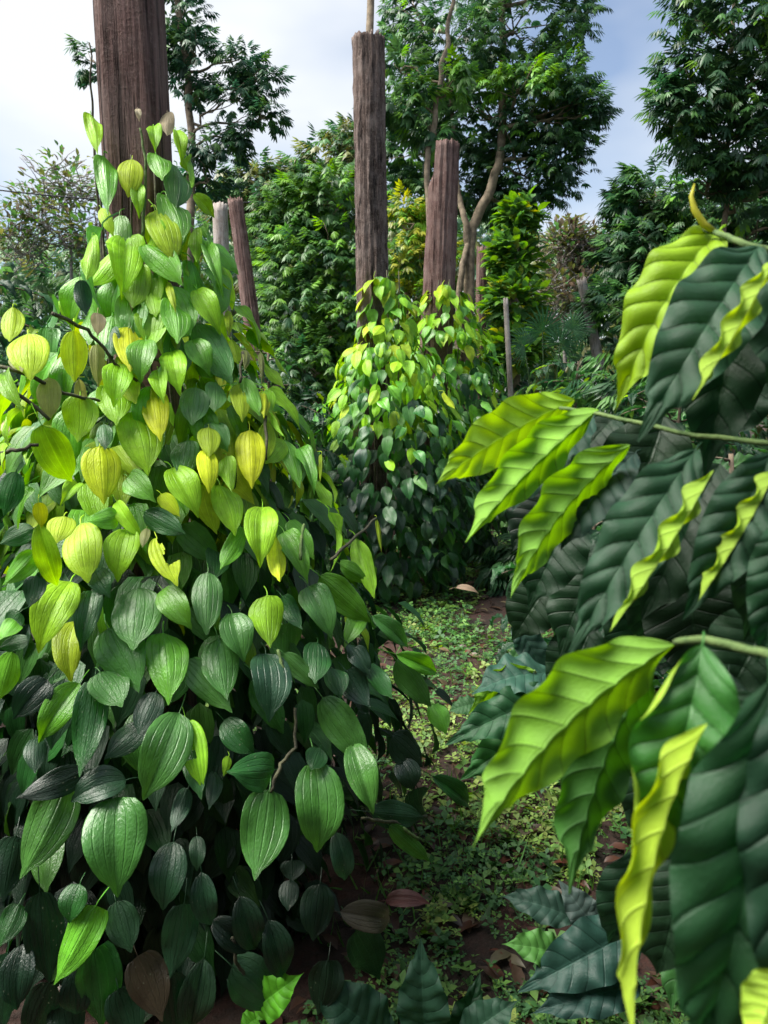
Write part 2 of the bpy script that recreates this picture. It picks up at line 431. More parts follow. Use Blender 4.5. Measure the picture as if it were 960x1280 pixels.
# ------------------------------------------------------------------ posts and stumps
def post(name, label, base, top, r0, r1, mat, seed, square=0., fibre=.1, ragged=.02, segs=72, rings=70, flare=0., notch=None):
    base, top = Vector(base), Vector(top); ax = top - base; H = ax.length; ax.normalize()
    a = ax.orthogonal().normalized(); a = (Vector((1, 0, 0)) - ax * ax.x).normalized(); b = ax.cross(a)
    V, F = [], []
    for j in range(rings + 1):
        t = j / rings; h = t * H; r = r0 + (r1 - r0) * t + flare * math.exp(-t * 9)
        for k in range(segs):
            w = 2 * math.pi * k / segs + .5
            cx, cy = math.cos(w), math.sin(w)
            q = 1.0
            if square:
                q = (1 - square) + square * min(1.22, 1 / max(abs(cx), abs(cy)))
            f = mnoise.noise(Vector((cx * 6, cy * 6, h * .9 + seed))) * .6 + mnoise.noise(Vector((cx * 17, cy * 17, h * 2.2 + seed))) * .5
            f += .4 * mnoise.noise(Vector((cx * 11, cy * 11, h * 13 + seed)))
            f -= 1.1 * max(0, .16 - abs(mnoise.noise(Vector((cx * 4 + 9, cy * 4, h * .35 + seed))))) / .16 * .55
            lump = mnoise.noise(Vector((seed, h * 1.1, 4))) * .05
            rr = r * q * (1 + fibre * f + lump)
            hh = h
            if j == rings: hh += ragged * mnoise.noise(Vector((cx * 9, cy * 9, seed + 5)))
            if notch and j > rings - 14:
                hh -= notch(w) * (j - (rings - 14)) / 14
            V.append(base + ax * hh + (a * cx + b * cy) * rr)
    for j in range(rings):
        for k in range(segs):
            k2 = (k + 1) % segs; F.append((j * segs + k, j * segs + k2, (j + 1) * segs + k2, (j + 1) * segs + k))
    c = len(V); V.append(base + ax * (H - ragged * .6 - .01))
    for k in range(segs): F.append((rings * segs + k, rings * segs + (k + 1) % segs, c))
    vv = [tuple(v - base) for v in V]
    o = bpy.data.objects.new(name, mesh(name, vv, F, mat)); col.objects.link(o); o.location = base
    return tagit(o, label, 'post')
V1X, V1Y = -.652, 2.10
post('timber_post', 'squared reddish brown timber post carrying the large leafy pepper vine', (V1X, V1Y, -.05), (V1X - .005, V1Y, 3.3), .080, .080, M_POST, 1.3, square=.8, fibre=.022, rings=110, segs=96)
post('timber_post', 'tall shaggy dark grey post with a flat cut top', (-.055, 5.78, -.05), (-.115, 5.8, 4.03), .125, .112, M_SHAG, 7.7, fibre=.19, ragged=.03, rings=150)
P3 = post('timber_post', 'thick cracked brown post with a split notched top', (.40, 6.75, -.05), (.525, 6.8, 3.62), .16, .125, M_FORK, 15.1, fibre=.15, ragged=.03, notch=lambda w: .35 if 2.2 < ((w) % 6.283) < 3.9 else 0)
post('timber_post', 'dark brown leaning post beside a paler post', at(331, 440, 6.8) - UP * 1.7 + Vector((.10, 0, 0)), at(294, 250, 6.8), .085, .065, M_FORK, 22.4, fibre=.16, ragged=.05)
post('timber_post', 'pale grey upright post behind the dark leaning post', at(281, 440, 7.6) - UP * 1.9, at(275, 256, 7.6), .075, .075, M_PALE, 31.5, fibre=.08, ragged=.04, rings=40, segs=40)
post('thin_post', 'slender pale grey stake leaning left near the fan palm', at(643, 450, 6.6) - UP * 1.35 + Vector((.06, 0, 0)), at(632, 373, 6.6), .028, .022, M_PALE, 41.5, fibre=.08, ragged=.02, rings=30, segs=24)
post('timber_post', 'short brown stump post right of the forked tree trunk', at(600, 400, 9.0) - UP * 1.8, at(603, 310, 9.0), .07, .065, M_FORK, 51.5, fibre=.15, ragged=.05, rings=40, segs=40)
post('timber_post', 'short pale post leaning left before the dry brown bush', at(742, 395, 8.5) - UP * 1.9 + Vector((.45, 0, 0)), at(727, 350, 8.5), .07, .055, M_PALE, 61.5, fibre=.12, ragged=.05, rings=40, segs=40)

# ------------------------------------------------------------------ pepper vines
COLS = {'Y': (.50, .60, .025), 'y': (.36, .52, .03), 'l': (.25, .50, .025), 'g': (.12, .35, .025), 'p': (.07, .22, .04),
        'd': (.024, .115, .022), 'k': (.022, .066, .03), 'K': (.008, .026, .012), 't': (.46, .38, .25), 'o': (.30, .34, .11), 'b': (.075, .06, .038)}  # K is a leaf green with deep shade painted in
PROF1 = [(-.05, .62), (.0, .70), (.16, .77), (.4, .82), (.64, .83), (.8, .77), (1.0, .67), (1.29, .51), (1.5, .41), (1.74, .28), (2.0, .16), (2.15, .13), (2.35, .11), (2.6, .10)]
def prof(P, z):
    return float(np.interp(z, [p[0] for p in P], [p[1] for p in P]))
def hit(P, ax, ay, px, py, off=0., left=0.):
    """where the line of sight first meets the vine's own surface of revolution"""
    r = ray(px, py); best = None
    for i in range(900):
        t = .7 + i * .006 * (ay / 2.1); p = EYE + r * t
        dx = p.x - ax; R = prof(P, p.z) + off
        if left and dx < 0: R += left * max(0, min(1, (p.z - .9) / .5)) * max(0, min(1, (2.0 - p.z) / .3))
        d = math.hypot(dx, p.y - ay) - R
        if d < 0: return p
        if best is None or d < best[0]: best = (d, p)
    return best[1]      # beside the silhouette: the nearest point to it
V1 = empty('pepper_vine', (V1X, V1Y, 0), 'large leafy pepper vine, lime above and dark green below, on the squared reddish post', 'pepper vine', 'pepper vines trained up posts')
HAND = '''
113,142,122,193,22,l 130,195,135,270,28,g 128,285,127,388,16,p 115,295,108,350,24,l 126,260,142,296,18,y 172,136,174,152,9,t
209,140,209,170,20,t 192,158,194,191,20,l 220,163,226,208,19,l 233,196,240,235,17,l 165,199,160,247,34,y 172,230,174,274,20,l
195,192,203,226,30,g 221,208,219,264,39,p 242,243,268,273,22,l 208,244,228,306,42,g 196,262,217,331,46,y 182,305,228,357,42,g
244,285,246,328,18,l 254,280,268,323,16,g 254,305,279,375,20,g 264,336,290,363,14,l 157,296,152,375,48,l 185,338,180,388,30,g
212,357,238,420,50,g 209,352,220,391,11,y 167,358,165,390,11,o 191,329,191,344,9,t 234,325,236,347,10,l 246,362,276,420,34,l
285,388,285,420,11,y 122,391,122,420,19,t 100,350,108,395,24,k 16,383,12,427,31,y 35,417,38,476,54,y 17,441,28,465,22,o
92,413,93,478,36,y 121,430,123,485,20,o 161,408,163,465,40,Y 61,472,62,525,32,o 99,474,103,520,16,o 100,495,97,553,45,l
138,482,146,532,44,l 146,445,170,505,34,y 166,515,185,595,56,l 190,484,201,552,36,Y 197,462,205,505,25,l 214,440,225,495,36,l
52,531,90,602,47,l 125,557,130,631,49,Y 140,410,140,445,22,d 218,405,222,441,15,o 10,465,30,515,26,l 5,527,8,545,12,t
33,510,12,560,10,l 5,553,4,588,11,l 130,530,132,562,22,d 245,484,240,532,40,p 270,478,268,515,30,p 297,480,303,528,28,y
331,488,330,523,18,Y 335,526,333,575,26,y 312,537,315,611,39,Y 261,534,262,572,30,y 257,561,261,617,30,Y 262,527,285,565,30,p
290,424,298,455,20,y 285,390,286,420,12,y 307,437,305,463,14,o 245,405,290,480,50,p 240,425,262,470,36,g 296,402,312,432,14,l
305,472,325,520,24,g 334,487,355,545,16,l 325,440,327,482,8,o 355,550,332,580,30,l 357,550,375,610,26,g 375,560,393,620,22,g
283,570,290,615,24,l 235,550,228,600,36,p 402,567,400,603,6,y 395,590,418,630,16,l 215,585,248,648,44,l 201,617,225,646,22,Y
48,628,52,660,20,Y 80,645,70,680,36,y 101,654,110,729,56,y 148,645,108,652,30,g 146,627,180,675,22,l 183,660,178,685,13,o
196,672,222,733,38,y,T 160,661,147,728,46,l 48,655,72,732,34,l 88,727,48,817,56,l 174,734,166,813,67,p 204,791,210,873,50,g
203,737,240,787,40,g 120,715,138,748,32,d 115,738,100,815,34,d 180,640,232,668,34,d 160,596,195,628,36,g 20,590,5,645,36,d
35,607,22,662,16,g 45,690,3,732,30,g 42,660,0,680,30,d 45,720,36,760,28,k 25,765,0,790,26,d 35,800,0,810,20,d
98,605,75,633,22,l 135,785,170,858,58,p 328,634,325,710,45,l 345,670,350,727,28,Y 260,715,258,794,42,p 334,744,338,810,44,l
272,798,283,868,46,p 290,767,305,828,46,p 305,660,275,712,28,g 275,606,294,670,40,l 355,665,385,730,34,g 362,650,393,700,28,g
411,640,413,715,14,l 445,673,468,748,30,l 471,648,477,690,6,y 400,720,463,778,44,g 425,705,460,730,24,g 385,733,415,800,44,p
352,745,378,787,26,d 395,600,415,635,22,l 465,770,510,810,26,p 450,770,430,810,28,g 435,805,460,845,24,k 397,803,394,850,36,d
233,825,285,885,40,p 224,891,183,990,60,p 233,902,252,980,34,l,T 235,920,250,992,30,d 99,854,53,922,40,g 118,850,101,960,40,d
125,840,150,880,48,p 158,975,95,1000,46,k 82,981,30,1088,56,p 147,996,147,1110,73,p 180,905,135,945,34,k 195,865,175,915,36,k
60,850,20,895,40,K 105,965,28,995,34,K 45,922,44,963,26,k 15,815,0,870,34,g 235,985,216,1035,22,k 270,965,262,1008,20,k
20,775,0,800,26,g 246,1045,246,1085,21,k 332,817,336,903,54,k 403,872,455,948,46,p 440,930,464,1010,40,p 393,952,396,1055,64,p
337,987,320,1090,62,p 343,962,283,965,46,d 280,900,315,940,36,d 355,817,395,857,26,p 432,838,460,880,36,k 460,830,488,870,26,d
495,825,535,878,40,p 495,818,545,840,24,g 490,920,525,955,44,K 500,950,515,985,36,K 465,1015,530,1022,36,k 487,1032,533,1073,24,p
522,985,542,1035,24,k 540,970,585,1005,26,d 540,880,556,915,28,g 286,945,280,968,14,l 420,1040,430,1095,30,k 440,810,460,842,26,k
400,935,390,960,30,d 415,835,425,870,30,d 217,1052,205,1130,46,k 230,1130,214,1215,44,k 252,1090,263,1150,34,k 145,1127,162,1185,42,k
265,1150,312,1182,36,K 120,1132,72,1222,44,g 118,1187,125,1277,54,d 172,1195,200,1270,50,b 255,1198,240,1276,46,k 290,1208,340,1260,56,k
50,1115,60,1218,50,K 24,1130,0,1180,30,d 425,1140,487,1150,38,b 445,1163,475,1225,50,k 100,1105,88,1150,34,d 365,1075,365,1100,30,K
362,1100,360,1135,26,K 10,1190,4,1272,46,k 62,1228,38,1296,44,K 148,1236,166,1300,46,k 215,1215,222,1296,46,K 20,1045,6,1120,44,K 300,1120,318,1180,40,K 400,1105,392,1170,44,K 335,1150,352,1215,40,K 410,1200,398,1262,44,K 30,1180,22,1255,42,K 78,1250,92,1310,44,K -8,1235,-14,1300,44,k 100,1205,96,1262,40,K 165,372,158,428,44,g 195,380,188,440,42,l 140,395,132,450,40,g 182,425,176,480,40,g 215,375,222,430,40,g 150,455,142,510,40,l 172,330,166,385,40,l'''
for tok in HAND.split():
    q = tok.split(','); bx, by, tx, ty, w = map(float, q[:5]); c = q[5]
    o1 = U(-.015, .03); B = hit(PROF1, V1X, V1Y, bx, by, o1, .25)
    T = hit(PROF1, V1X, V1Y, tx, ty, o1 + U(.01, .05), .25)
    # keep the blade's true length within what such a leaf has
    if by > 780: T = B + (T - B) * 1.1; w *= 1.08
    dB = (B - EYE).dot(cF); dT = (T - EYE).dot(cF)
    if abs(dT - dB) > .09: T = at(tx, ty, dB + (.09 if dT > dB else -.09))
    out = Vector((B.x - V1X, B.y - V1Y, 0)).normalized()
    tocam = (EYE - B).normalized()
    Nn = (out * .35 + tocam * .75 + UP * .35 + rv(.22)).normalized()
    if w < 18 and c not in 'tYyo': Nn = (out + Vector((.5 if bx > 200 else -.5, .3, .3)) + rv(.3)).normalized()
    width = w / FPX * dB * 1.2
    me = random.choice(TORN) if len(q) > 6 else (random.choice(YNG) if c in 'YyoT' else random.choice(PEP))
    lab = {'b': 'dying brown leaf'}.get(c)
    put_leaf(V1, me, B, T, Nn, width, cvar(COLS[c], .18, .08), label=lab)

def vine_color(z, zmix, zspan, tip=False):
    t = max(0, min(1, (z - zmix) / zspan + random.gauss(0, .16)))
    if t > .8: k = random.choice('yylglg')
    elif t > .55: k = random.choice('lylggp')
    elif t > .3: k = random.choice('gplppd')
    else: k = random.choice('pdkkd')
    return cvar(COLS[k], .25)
def surf_leaf(P, ax, ay, phi, z, off, Ls, rnd=.4):
    n = Vector((math.cos(phi), math.sin(phi), 0)); R = prof(P, z) + off
    B = Vector((ax, ay, z)) + n * R; Ln = U(*Ls)
    T = B + (Vector((0, 0, -.85)) + n * U(.1, .6) + rv(rnd)).normalized() * Ln
    Nn = (n * .8 + UP * .5 + rv(.35)).normalized()
    return B, T, Nn, Ln
# gap-filling leaves of the same vine, set a little deeper, and the inner mass, colours darkened for shade
nleaf = LEAFCOUNT[V1.name]; tries = 0
while nleaf < 258 and tries < 4000:
    tries += 1
    z = U(.08, 1.6) if random.random() < .75 else U(.7, 1.6); phi = U(-math.pi * .98, -.02)
    if z < .62: continue
    B, T, Nn, Ln = surf_leaf(PROF1, V1X, V1Y, phi, z, U(-.20, -.07), (.11, .15))
    px, py, _ = proj(B)
    if px < -30 or px > 600 or py > 1330: continue
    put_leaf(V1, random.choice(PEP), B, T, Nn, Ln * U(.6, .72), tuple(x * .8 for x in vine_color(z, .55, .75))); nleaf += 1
for i in range(44):
    z = U(1.5, 2.0); phi = U(-math.pi * (.95 if z < 1.85 else .55), .1)
    B, T, Nn, Ln = surf_leaf(PROF1, V1X, V1Y, phi, z, U(-.04, .0), (.12, .15), .3)
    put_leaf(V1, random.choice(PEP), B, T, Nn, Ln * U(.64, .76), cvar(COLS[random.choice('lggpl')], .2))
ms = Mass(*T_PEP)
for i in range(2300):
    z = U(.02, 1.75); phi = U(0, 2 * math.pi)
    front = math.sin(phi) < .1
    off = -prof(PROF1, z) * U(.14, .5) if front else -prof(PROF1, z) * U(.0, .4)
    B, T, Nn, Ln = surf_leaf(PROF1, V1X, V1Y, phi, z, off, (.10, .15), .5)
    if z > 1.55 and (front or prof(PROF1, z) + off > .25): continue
    dk = .45 if z < .7 else .75  # inner leaf colour darkened, most near the ground, to deepen the shade
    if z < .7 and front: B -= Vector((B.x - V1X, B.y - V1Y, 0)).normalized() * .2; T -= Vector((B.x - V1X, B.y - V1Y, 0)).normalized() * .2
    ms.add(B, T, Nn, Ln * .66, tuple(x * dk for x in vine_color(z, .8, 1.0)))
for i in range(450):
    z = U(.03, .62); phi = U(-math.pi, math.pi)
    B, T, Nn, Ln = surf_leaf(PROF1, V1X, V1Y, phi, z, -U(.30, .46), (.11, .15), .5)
    ms.add(B, T, Nn, Ln * .66, cvar(COLS[random.choice('KKkK')], .25))  # near-black leaf colours paint the shade low inside the vine
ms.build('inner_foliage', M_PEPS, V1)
# climbing stems and runners
def stem(parent, pts, r0, r1, mat, name='stem', n=14, amp=.02, seg=6):
    P = []
    for a, b in zip(pts[:-1], pts[1:]): P += wander(a, b, n, amp)[(1 if P else 0):]
    rr = np.linspace(r0, r1, len(P)); v, f = tube(P, rr, seg); return link(name, mesh(name, v, f, mat), parent)
pf = V1Y - .09
for k in range(5):
    x = V1X - .09 + .045 * k
    stem(V1, [(x + U(-.06, .06), pf - .05, 0), (x, pf - .01, 1.0), (x + U(-.03, .03), pf - .004, U(1.95, 2.2))], .008, .003, M_VINE, 'climbing_stem')
stem(V1, [(V1X - .105, pf + .06, 1.6), (V1X - .102, pf + .05, 2.2), (V1X - .10, pf + .05, 2.42)], .005, .002, M_VINE, 'climbing_stem', amp=.008)
stem(V1, [hit(PROF1, V1X, V1Y, 178, 295, 0), hit(PROF1, V1X, V1Y, 182, 215, 0), hit(PROF1, V1X, V1Y, 175, 160, 0)], .005, .003, M_STEM, 'climbing_stem', amp=.006)
for pts in ([(66, 392), (110, 412), (150, 460), (180, 484)], [(-15, 455), (40, 470), (80, 492), (124, 501)], [(-10, 470), (20, 492), (62, 525)], [(-20, 568), (20, 563), (48, 556)],
            [(160, 432), (190, 448), (206, 454)], [(303, 440), (300, 478)], [(332, 520), (332, 575)], [(413, 700), (440, 675), (470, 648)],
            [(337, 990), (350, 955), (370, 935), (369, 885)], [(533, 1020), (500, 1030), (470, 1025), (452, 1023)], [(340, 1260), (310, 1225), (296, 1205), (290, 1172)]):
    P = [hit(PROF1, V1X, V1Y, a, b, .03, .25) for a, b in pts]
    stem(V1, P, .0045, .0035, M_VINE, 'runner', 6, .006, 5)
for (a, b, c, d) in [(347, 812, 357, 850), (505, 1035, 522, 1050), (380, 655, 376, 700)]:
    B = hit(PROF1, V1X, V1Y, a, b, .05); T = hit(PROF1, V1X, V1Y, c, d, .06); pts = wander(B, T, 8, .006)
    v, f = tube(pts, [.003 + .0015 * (i % 2) for i in range(9)], 6); link('flower_spike', mesh('flower_spike', v, f, M_STEM), V1)

def vine(label, ax, ay, P, nobj, nmass, Ls, zmix, zspan, dark=1.0, phi0=-math.pi * .97, phi1=-.03, ztop=None, name='pepper_vine'):
    E = empty(name, (ax, ay, 0), label, 'pepper vine', 'pepper vines trained up posts')
    zs = np.linspace(P[0][0], P[-1][0], 60); wts = np.array([prof(P, z) + .03 for z in zs]); wts /= wts.sum()
    for i in range(nobj):
        z = float(rng.choice(zs, p=wts)) + U(-.02, .02); phi = U(phi0, phi1)
        B, T, Nn, Ln = surf_leaf(P, ax, ay, phi, z, U(-.05, .04), Ls)
        c = vine_color(z, zmix, zspan)
        young = c[0] > .17
        if young and random.random() < .5: Ln *= U(.6, .85); T = B + (T - B).normalized() * Ln
        put_leaf(E, random.choice(YNG if young else PEP), B, T, Nn, Ln * U(.62, .75), tuple(x * dark for x in c))
    m_ = Mass(*T_PEP)
    for i in range(nmass):
        z = float(rng.choice(zs, p=wts)) + U(-.02, .02); phi = U(0, 2 * math.pi)
        B, T, Nn, Ln = surf_leaf(P, ax, ay, phi, z, -prof(P, z) * U(.05, .5), Ls)
        m_.add(B, T, Nn, Ln * .68, tuple(x * dark * .9 for x in vine_color(z, zmix + .1, zspan)))
    if nmass: m_.build('inner_foliage', M_PEPS, E)
    for k in range(3):
        a = -math.pi / 2 + (k - 1) * .7; n = Vector((math.cos(a), math.sin(a), 0)) * .135
        stem(E, [Vector((ax, ay, 0)) + n * 1.3, Vector((ax, ay, 1.1)) + n, Vector((ax, ay, P[-1][0] + .05)) + n], .01, .004, M_VINE, 'climbing_stem', 10, .015)
    return E
PROF2 = [(.04, .42), (.2, .56), (.45, .64), (.8, .66), (1.2, .60), (1.5, .50), (1.75, .37), (1.95, .24), (2.1, .17), (2.35, .14)]
vine('bushy lime topped pepper vine at the foot of the tall shaggy post', .02, 5.75, PROF2, 300, 900, (.125, .18), .82, 1.05)
PROF3 = [(.04, .4), (.3, .5), (.8, .58), (1.3, .56), (1.7, .48), (2.0, .36), (2.2, .25), (2.42, .17)]
vine('bushy pepper vine with fresh tips around the cracked brown post', .56, 6.72, PROF3, 260, 700, (.13, .18), 1.0, 1.2)

# ------------------------------------------------------------------ coffee
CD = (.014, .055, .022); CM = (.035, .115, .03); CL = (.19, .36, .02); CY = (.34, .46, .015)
def coffee(name, label, base, H, R, nbr, seed, nobj, Ls=(.13, .18), dark=1.0, keep=None, palette=None, group='coffee plants', droop=.35, step=.075, zmin=.25):
    random.seed(seed); base = Vector(base)
    E = empty(name, base, label, 'coffee plant', group)
    top = base + UP * H + rv(.05)
    v, f = tube(wander(base - UP * .03, top, 10, .04), np.linspace(.022, .008, 11), 7); link('stem', mesh('stem', v, f, M_TWIG), E)
    cand = []; br = []
    for i in range(nbr):
        t = zmin + (1 - zmin) * (i + U(0, .6)) / nbr; a = i * 2.399 + U(-.3, .3)
        Lb = R * (1.05 - .6 * t ** 2) * U(.8, 1.1)
        d = Vector((math.cos(a), math.sin(a), .25)).normalized(); p0 = base.lerp(top, t); pts = []
        nn = 8
        for j in range(nn + 1):
            s = j / nn; pts.append(p0 + d * Lb * s - UP * droop * Lb * s * s)
        kept = keep is None or keep(pts[-1])
        if kept: br.append((pts, np.linspace(.006, .0025, nn + 1), 5))
        nl = max(2, int(Lb / step))
        for j in range(1, nl + 1):
            s = j / nl; p = p0 + d * Lb * s - UP * droop * Lb * s * s; tg = (d - UP * 2 * droop * s).normalized()
            sd = tg.cross(UP).normalized()
            for sgn in (-1, 1):
                Ln = U(*Ls) * (1 if s < .95 else .75)
                dd = (sd * sgn * .8 + tg * .55 - UP * U(.15, .7) + rv(.2)).normalized()
                Nn = (UP + tg * .25 + sd * sgn * .2 + rv(.3)).normalized()
                pal = palette or [(CD, .6), (CM, .4)]
                c = random.choices([q[0] for q in pal], [q[1] for q in pal])[0]
                if s > .93 and random.random() < .25: c = CL
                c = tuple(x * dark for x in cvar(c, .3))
                T = p + dd * Ln
                if keep is None or (keep(p) and keep(T)): cand.append((p, T, Nn, Ln * U(.38, .46), c, len(br) - 1 if kept else -1))
    bo = []
    for b_ in br:
        V, F = tube(*b_); bo.append(link('branch', mesh('branch', V, F, M_TWIG), E))
    cand.sort(key=lambda q: (q[0] - EYE).length)
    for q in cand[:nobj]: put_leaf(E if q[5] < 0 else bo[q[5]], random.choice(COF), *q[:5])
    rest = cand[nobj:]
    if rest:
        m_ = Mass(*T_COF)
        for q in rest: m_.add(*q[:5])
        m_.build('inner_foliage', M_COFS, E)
    return E

# the near coffee plant whose branches reach into view: large leaves, each with its own shape, light through them painted lime
def inview(p):
    x, y, d = proj(p)
    if d < .62: return False
    if y < 500: return x > 900 + (500 - y) * .2
    if y < 800: return x > 800 and d > .85
    return x > 815 and d > .72
CF = coffee('coffee_shrub', 'large glossy coffee shrub with wavy ribbed leaves, some painted bright lime as if lit through', (.95, .98, 0), 1.72, .68, 60, 21, 215, keep=inview, dark=.8, zmin=.06)
random.seed(77)
def big_leaf(parent, b, t, depth, w, color, N=None, dt=0., roll=None, wave=.03, arch=.12, fold=.3, twist=0., pucker=None, under=False, ph=None, skew=0., cols=25, rows=110):
    B = at(b[0], b[1], depth); T = at(t[0], t[1], depth + dt)
    if pucker is None: pucker = .018 if under else .022
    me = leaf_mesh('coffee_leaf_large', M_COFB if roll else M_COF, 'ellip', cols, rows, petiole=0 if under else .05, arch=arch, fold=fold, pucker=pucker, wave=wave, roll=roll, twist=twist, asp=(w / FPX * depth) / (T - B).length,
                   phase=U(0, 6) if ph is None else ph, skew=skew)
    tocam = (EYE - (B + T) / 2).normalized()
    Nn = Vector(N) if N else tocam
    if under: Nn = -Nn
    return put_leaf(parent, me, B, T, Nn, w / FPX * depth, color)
right, lft = Vector((1, 0, 0)), Vector((-1, 0, 0))
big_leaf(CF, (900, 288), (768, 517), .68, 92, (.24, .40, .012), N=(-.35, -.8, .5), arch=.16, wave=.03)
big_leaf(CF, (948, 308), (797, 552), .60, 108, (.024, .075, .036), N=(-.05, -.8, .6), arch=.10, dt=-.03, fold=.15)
big_leaf(CF, (968, 326), (866, 500), .538, 36, (.28, .44, .02), N=(.45, -.9, .1), under=True, wave=.04, arch=-.03, pucker=.006)  # lit curled margin of the dark leaf, added as a separate lime blade
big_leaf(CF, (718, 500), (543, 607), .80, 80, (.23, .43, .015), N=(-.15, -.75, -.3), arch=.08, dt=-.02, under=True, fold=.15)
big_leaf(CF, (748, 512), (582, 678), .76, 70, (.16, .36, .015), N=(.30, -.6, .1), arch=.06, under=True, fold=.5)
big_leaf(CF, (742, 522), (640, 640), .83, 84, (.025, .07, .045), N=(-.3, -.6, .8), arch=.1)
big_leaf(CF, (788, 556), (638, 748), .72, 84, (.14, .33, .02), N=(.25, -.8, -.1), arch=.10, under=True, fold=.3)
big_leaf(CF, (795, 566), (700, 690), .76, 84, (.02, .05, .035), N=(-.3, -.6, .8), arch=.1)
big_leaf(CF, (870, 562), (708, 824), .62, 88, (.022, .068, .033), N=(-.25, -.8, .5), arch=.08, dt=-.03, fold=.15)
big_leaf(CF, (892, 588), (762, 790), .552, 32, (.24, .40, .02), N=(.45, -.9, .1), under=True, wave=.045, arch=-.03, pucker=.006)  # separate lime blade standing in for this leaf's lit, curled edge
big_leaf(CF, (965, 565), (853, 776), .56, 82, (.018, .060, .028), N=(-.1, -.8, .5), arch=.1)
big_leaf(CF, (972, 585), (872, 752), .542, 32, (.26, .42, .02), N=(.45, -.9, .1), under=True, wave=.05, arch=-.03, pucker=.006)  # lit edge curl, again added as its own narrow lime blade
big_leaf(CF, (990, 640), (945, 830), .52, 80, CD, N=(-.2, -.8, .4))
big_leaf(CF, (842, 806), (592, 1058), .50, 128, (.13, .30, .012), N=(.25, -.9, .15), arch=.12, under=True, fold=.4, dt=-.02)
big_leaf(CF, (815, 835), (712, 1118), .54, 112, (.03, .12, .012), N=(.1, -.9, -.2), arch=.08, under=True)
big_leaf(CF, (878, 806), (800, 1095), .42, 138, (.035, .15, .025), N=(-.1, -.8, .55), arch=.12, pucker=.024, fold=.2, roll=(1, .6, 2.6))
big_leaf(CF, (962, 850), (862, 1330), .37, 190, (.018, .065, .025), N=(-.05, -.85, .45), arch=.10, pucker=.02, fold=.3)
big_leaf(CF, (884, 905), (792, 1310), .385, 70, (.34, .50, .02), N=(.45, -.85, .2), arch=.06, under=True, wave=.02, pucker=.008, skew=-.08)  # folded margin of the big dark leaf, made as an extra lime blade
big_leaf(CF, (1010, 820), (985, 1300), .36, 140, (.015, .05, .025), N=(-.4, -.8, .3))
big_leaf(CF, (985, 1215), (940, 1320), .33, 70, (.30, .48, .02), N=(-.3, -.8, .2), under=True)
for b, t, d, w in (((905, 860), (990, 1000), .50, 90), ((950, 340), (990, 560), .66, 120), ((930, 330), (880, 600), .72, 110), ((770, 520), (700, 620), .86, 90), ((830, 520), (760, 690), .85, 120),
                   ((900, 580), (800, 780), .78, 110), ((960, 600), (930, 800), .66, 110), ((840, 640), (790, 820), .9, 110), ((890, 1000), (930, 1250), .6, 150), ((960, 1000), (900, 1290), .55, 150),
                   ((850, 700), (880, 860), .85, 120), ((720, 640), (660, 760), 1.0, 84), ((760, 690), (700, 820), 1.05, 90), ((800, 720), (770, 850), 1.0, 96), ((690, 720), (640, 800), 1.2, 76), ((740, 780), (690, 880), 1.2, 80),
                   ((960, 760), (900, 880), .7, 110), ((830, 900), (800, 1060), .8, 100), ((860, 1060), (820, 1220), .75, 110), ((930, 1120), (880, 1300), .62, 130), ((800, 1060), (760, 1180), .9, 90), ((700, 600), (640, 690), 1.1, 76), ((940, 420), (900, 560), .8, 120), ((910, 840), (850, 1000), .62, 110)):
    big_leaf(CF, b, t, d, w, cvar((.010, .034, .014), .2), N=(U(-.3, .3), -.7, U(.4, .9)), cols=15, rows=60)  # near-black blades paint the shade of the shrub's interior
BRP = []
for pts, r in (([(985, 318, .60), (930, 305, .62), (893, 290, .66), (868, 284, .68)], .0026), ([(1010, 560, .62), (870, 545, .68), (760, 520, .75), (700, 510, .80)], .0022),
               ([(1010, 822, .40), (950, 815, .42), (880, 799, .44), (845, 803, .48)], .0026)):
    P = [at(*p) for p in pts]; P = sum([wander(a, b, 5, .002)[(1 if i else 0):] for i, (a, b) in enumerate(zip(P[:-1], P[1:]))], [])
    BRP += P
    v, f = tube(P, np.linspace(r * 1.15, r * .9, len(P)), 8); link('branch', mesh('branch', v, f, M_STEM), CF)
    stem(CF, [P[0], P[0] + Vector((.12, .1, -.03)), Vector((.95, .98, P[0].z - .12))], r * 1.2, r * 2, M_STEM, 'branch', 5, .004)
BP = [q for q in BRP]
for o in [c for c in CF.children if c.name.startswith('leaf') and c.data.name.startswith('coffee_leaf_large')]:
    b = Vector(o.matrix_local.translation) + parent_world(CF); q = min(BP, key=lambda p_: (p_ - b).length)
    if (q - b).length > .012:
        v, f = tube(wander(b, q, 5, .006, -.008), [.0012, .0013, .0014, .0015, .0016, .0018], 5); link('twig', mesh('twig', v, f, M_STEM), CF)
pts = [at(*p) for p in ((898, 292, .66), (880, 281, .66), (868, 262, .66), (864, 245, .66), (868, 230, .66))]
v, f = tube(pts, [.002, .0034, .003, .002, .0006], 8); o = link('shoot_tip', mesh('shoot_tip', v, f, M_COF), CF); o.color = (.42, .42, .04, 1)

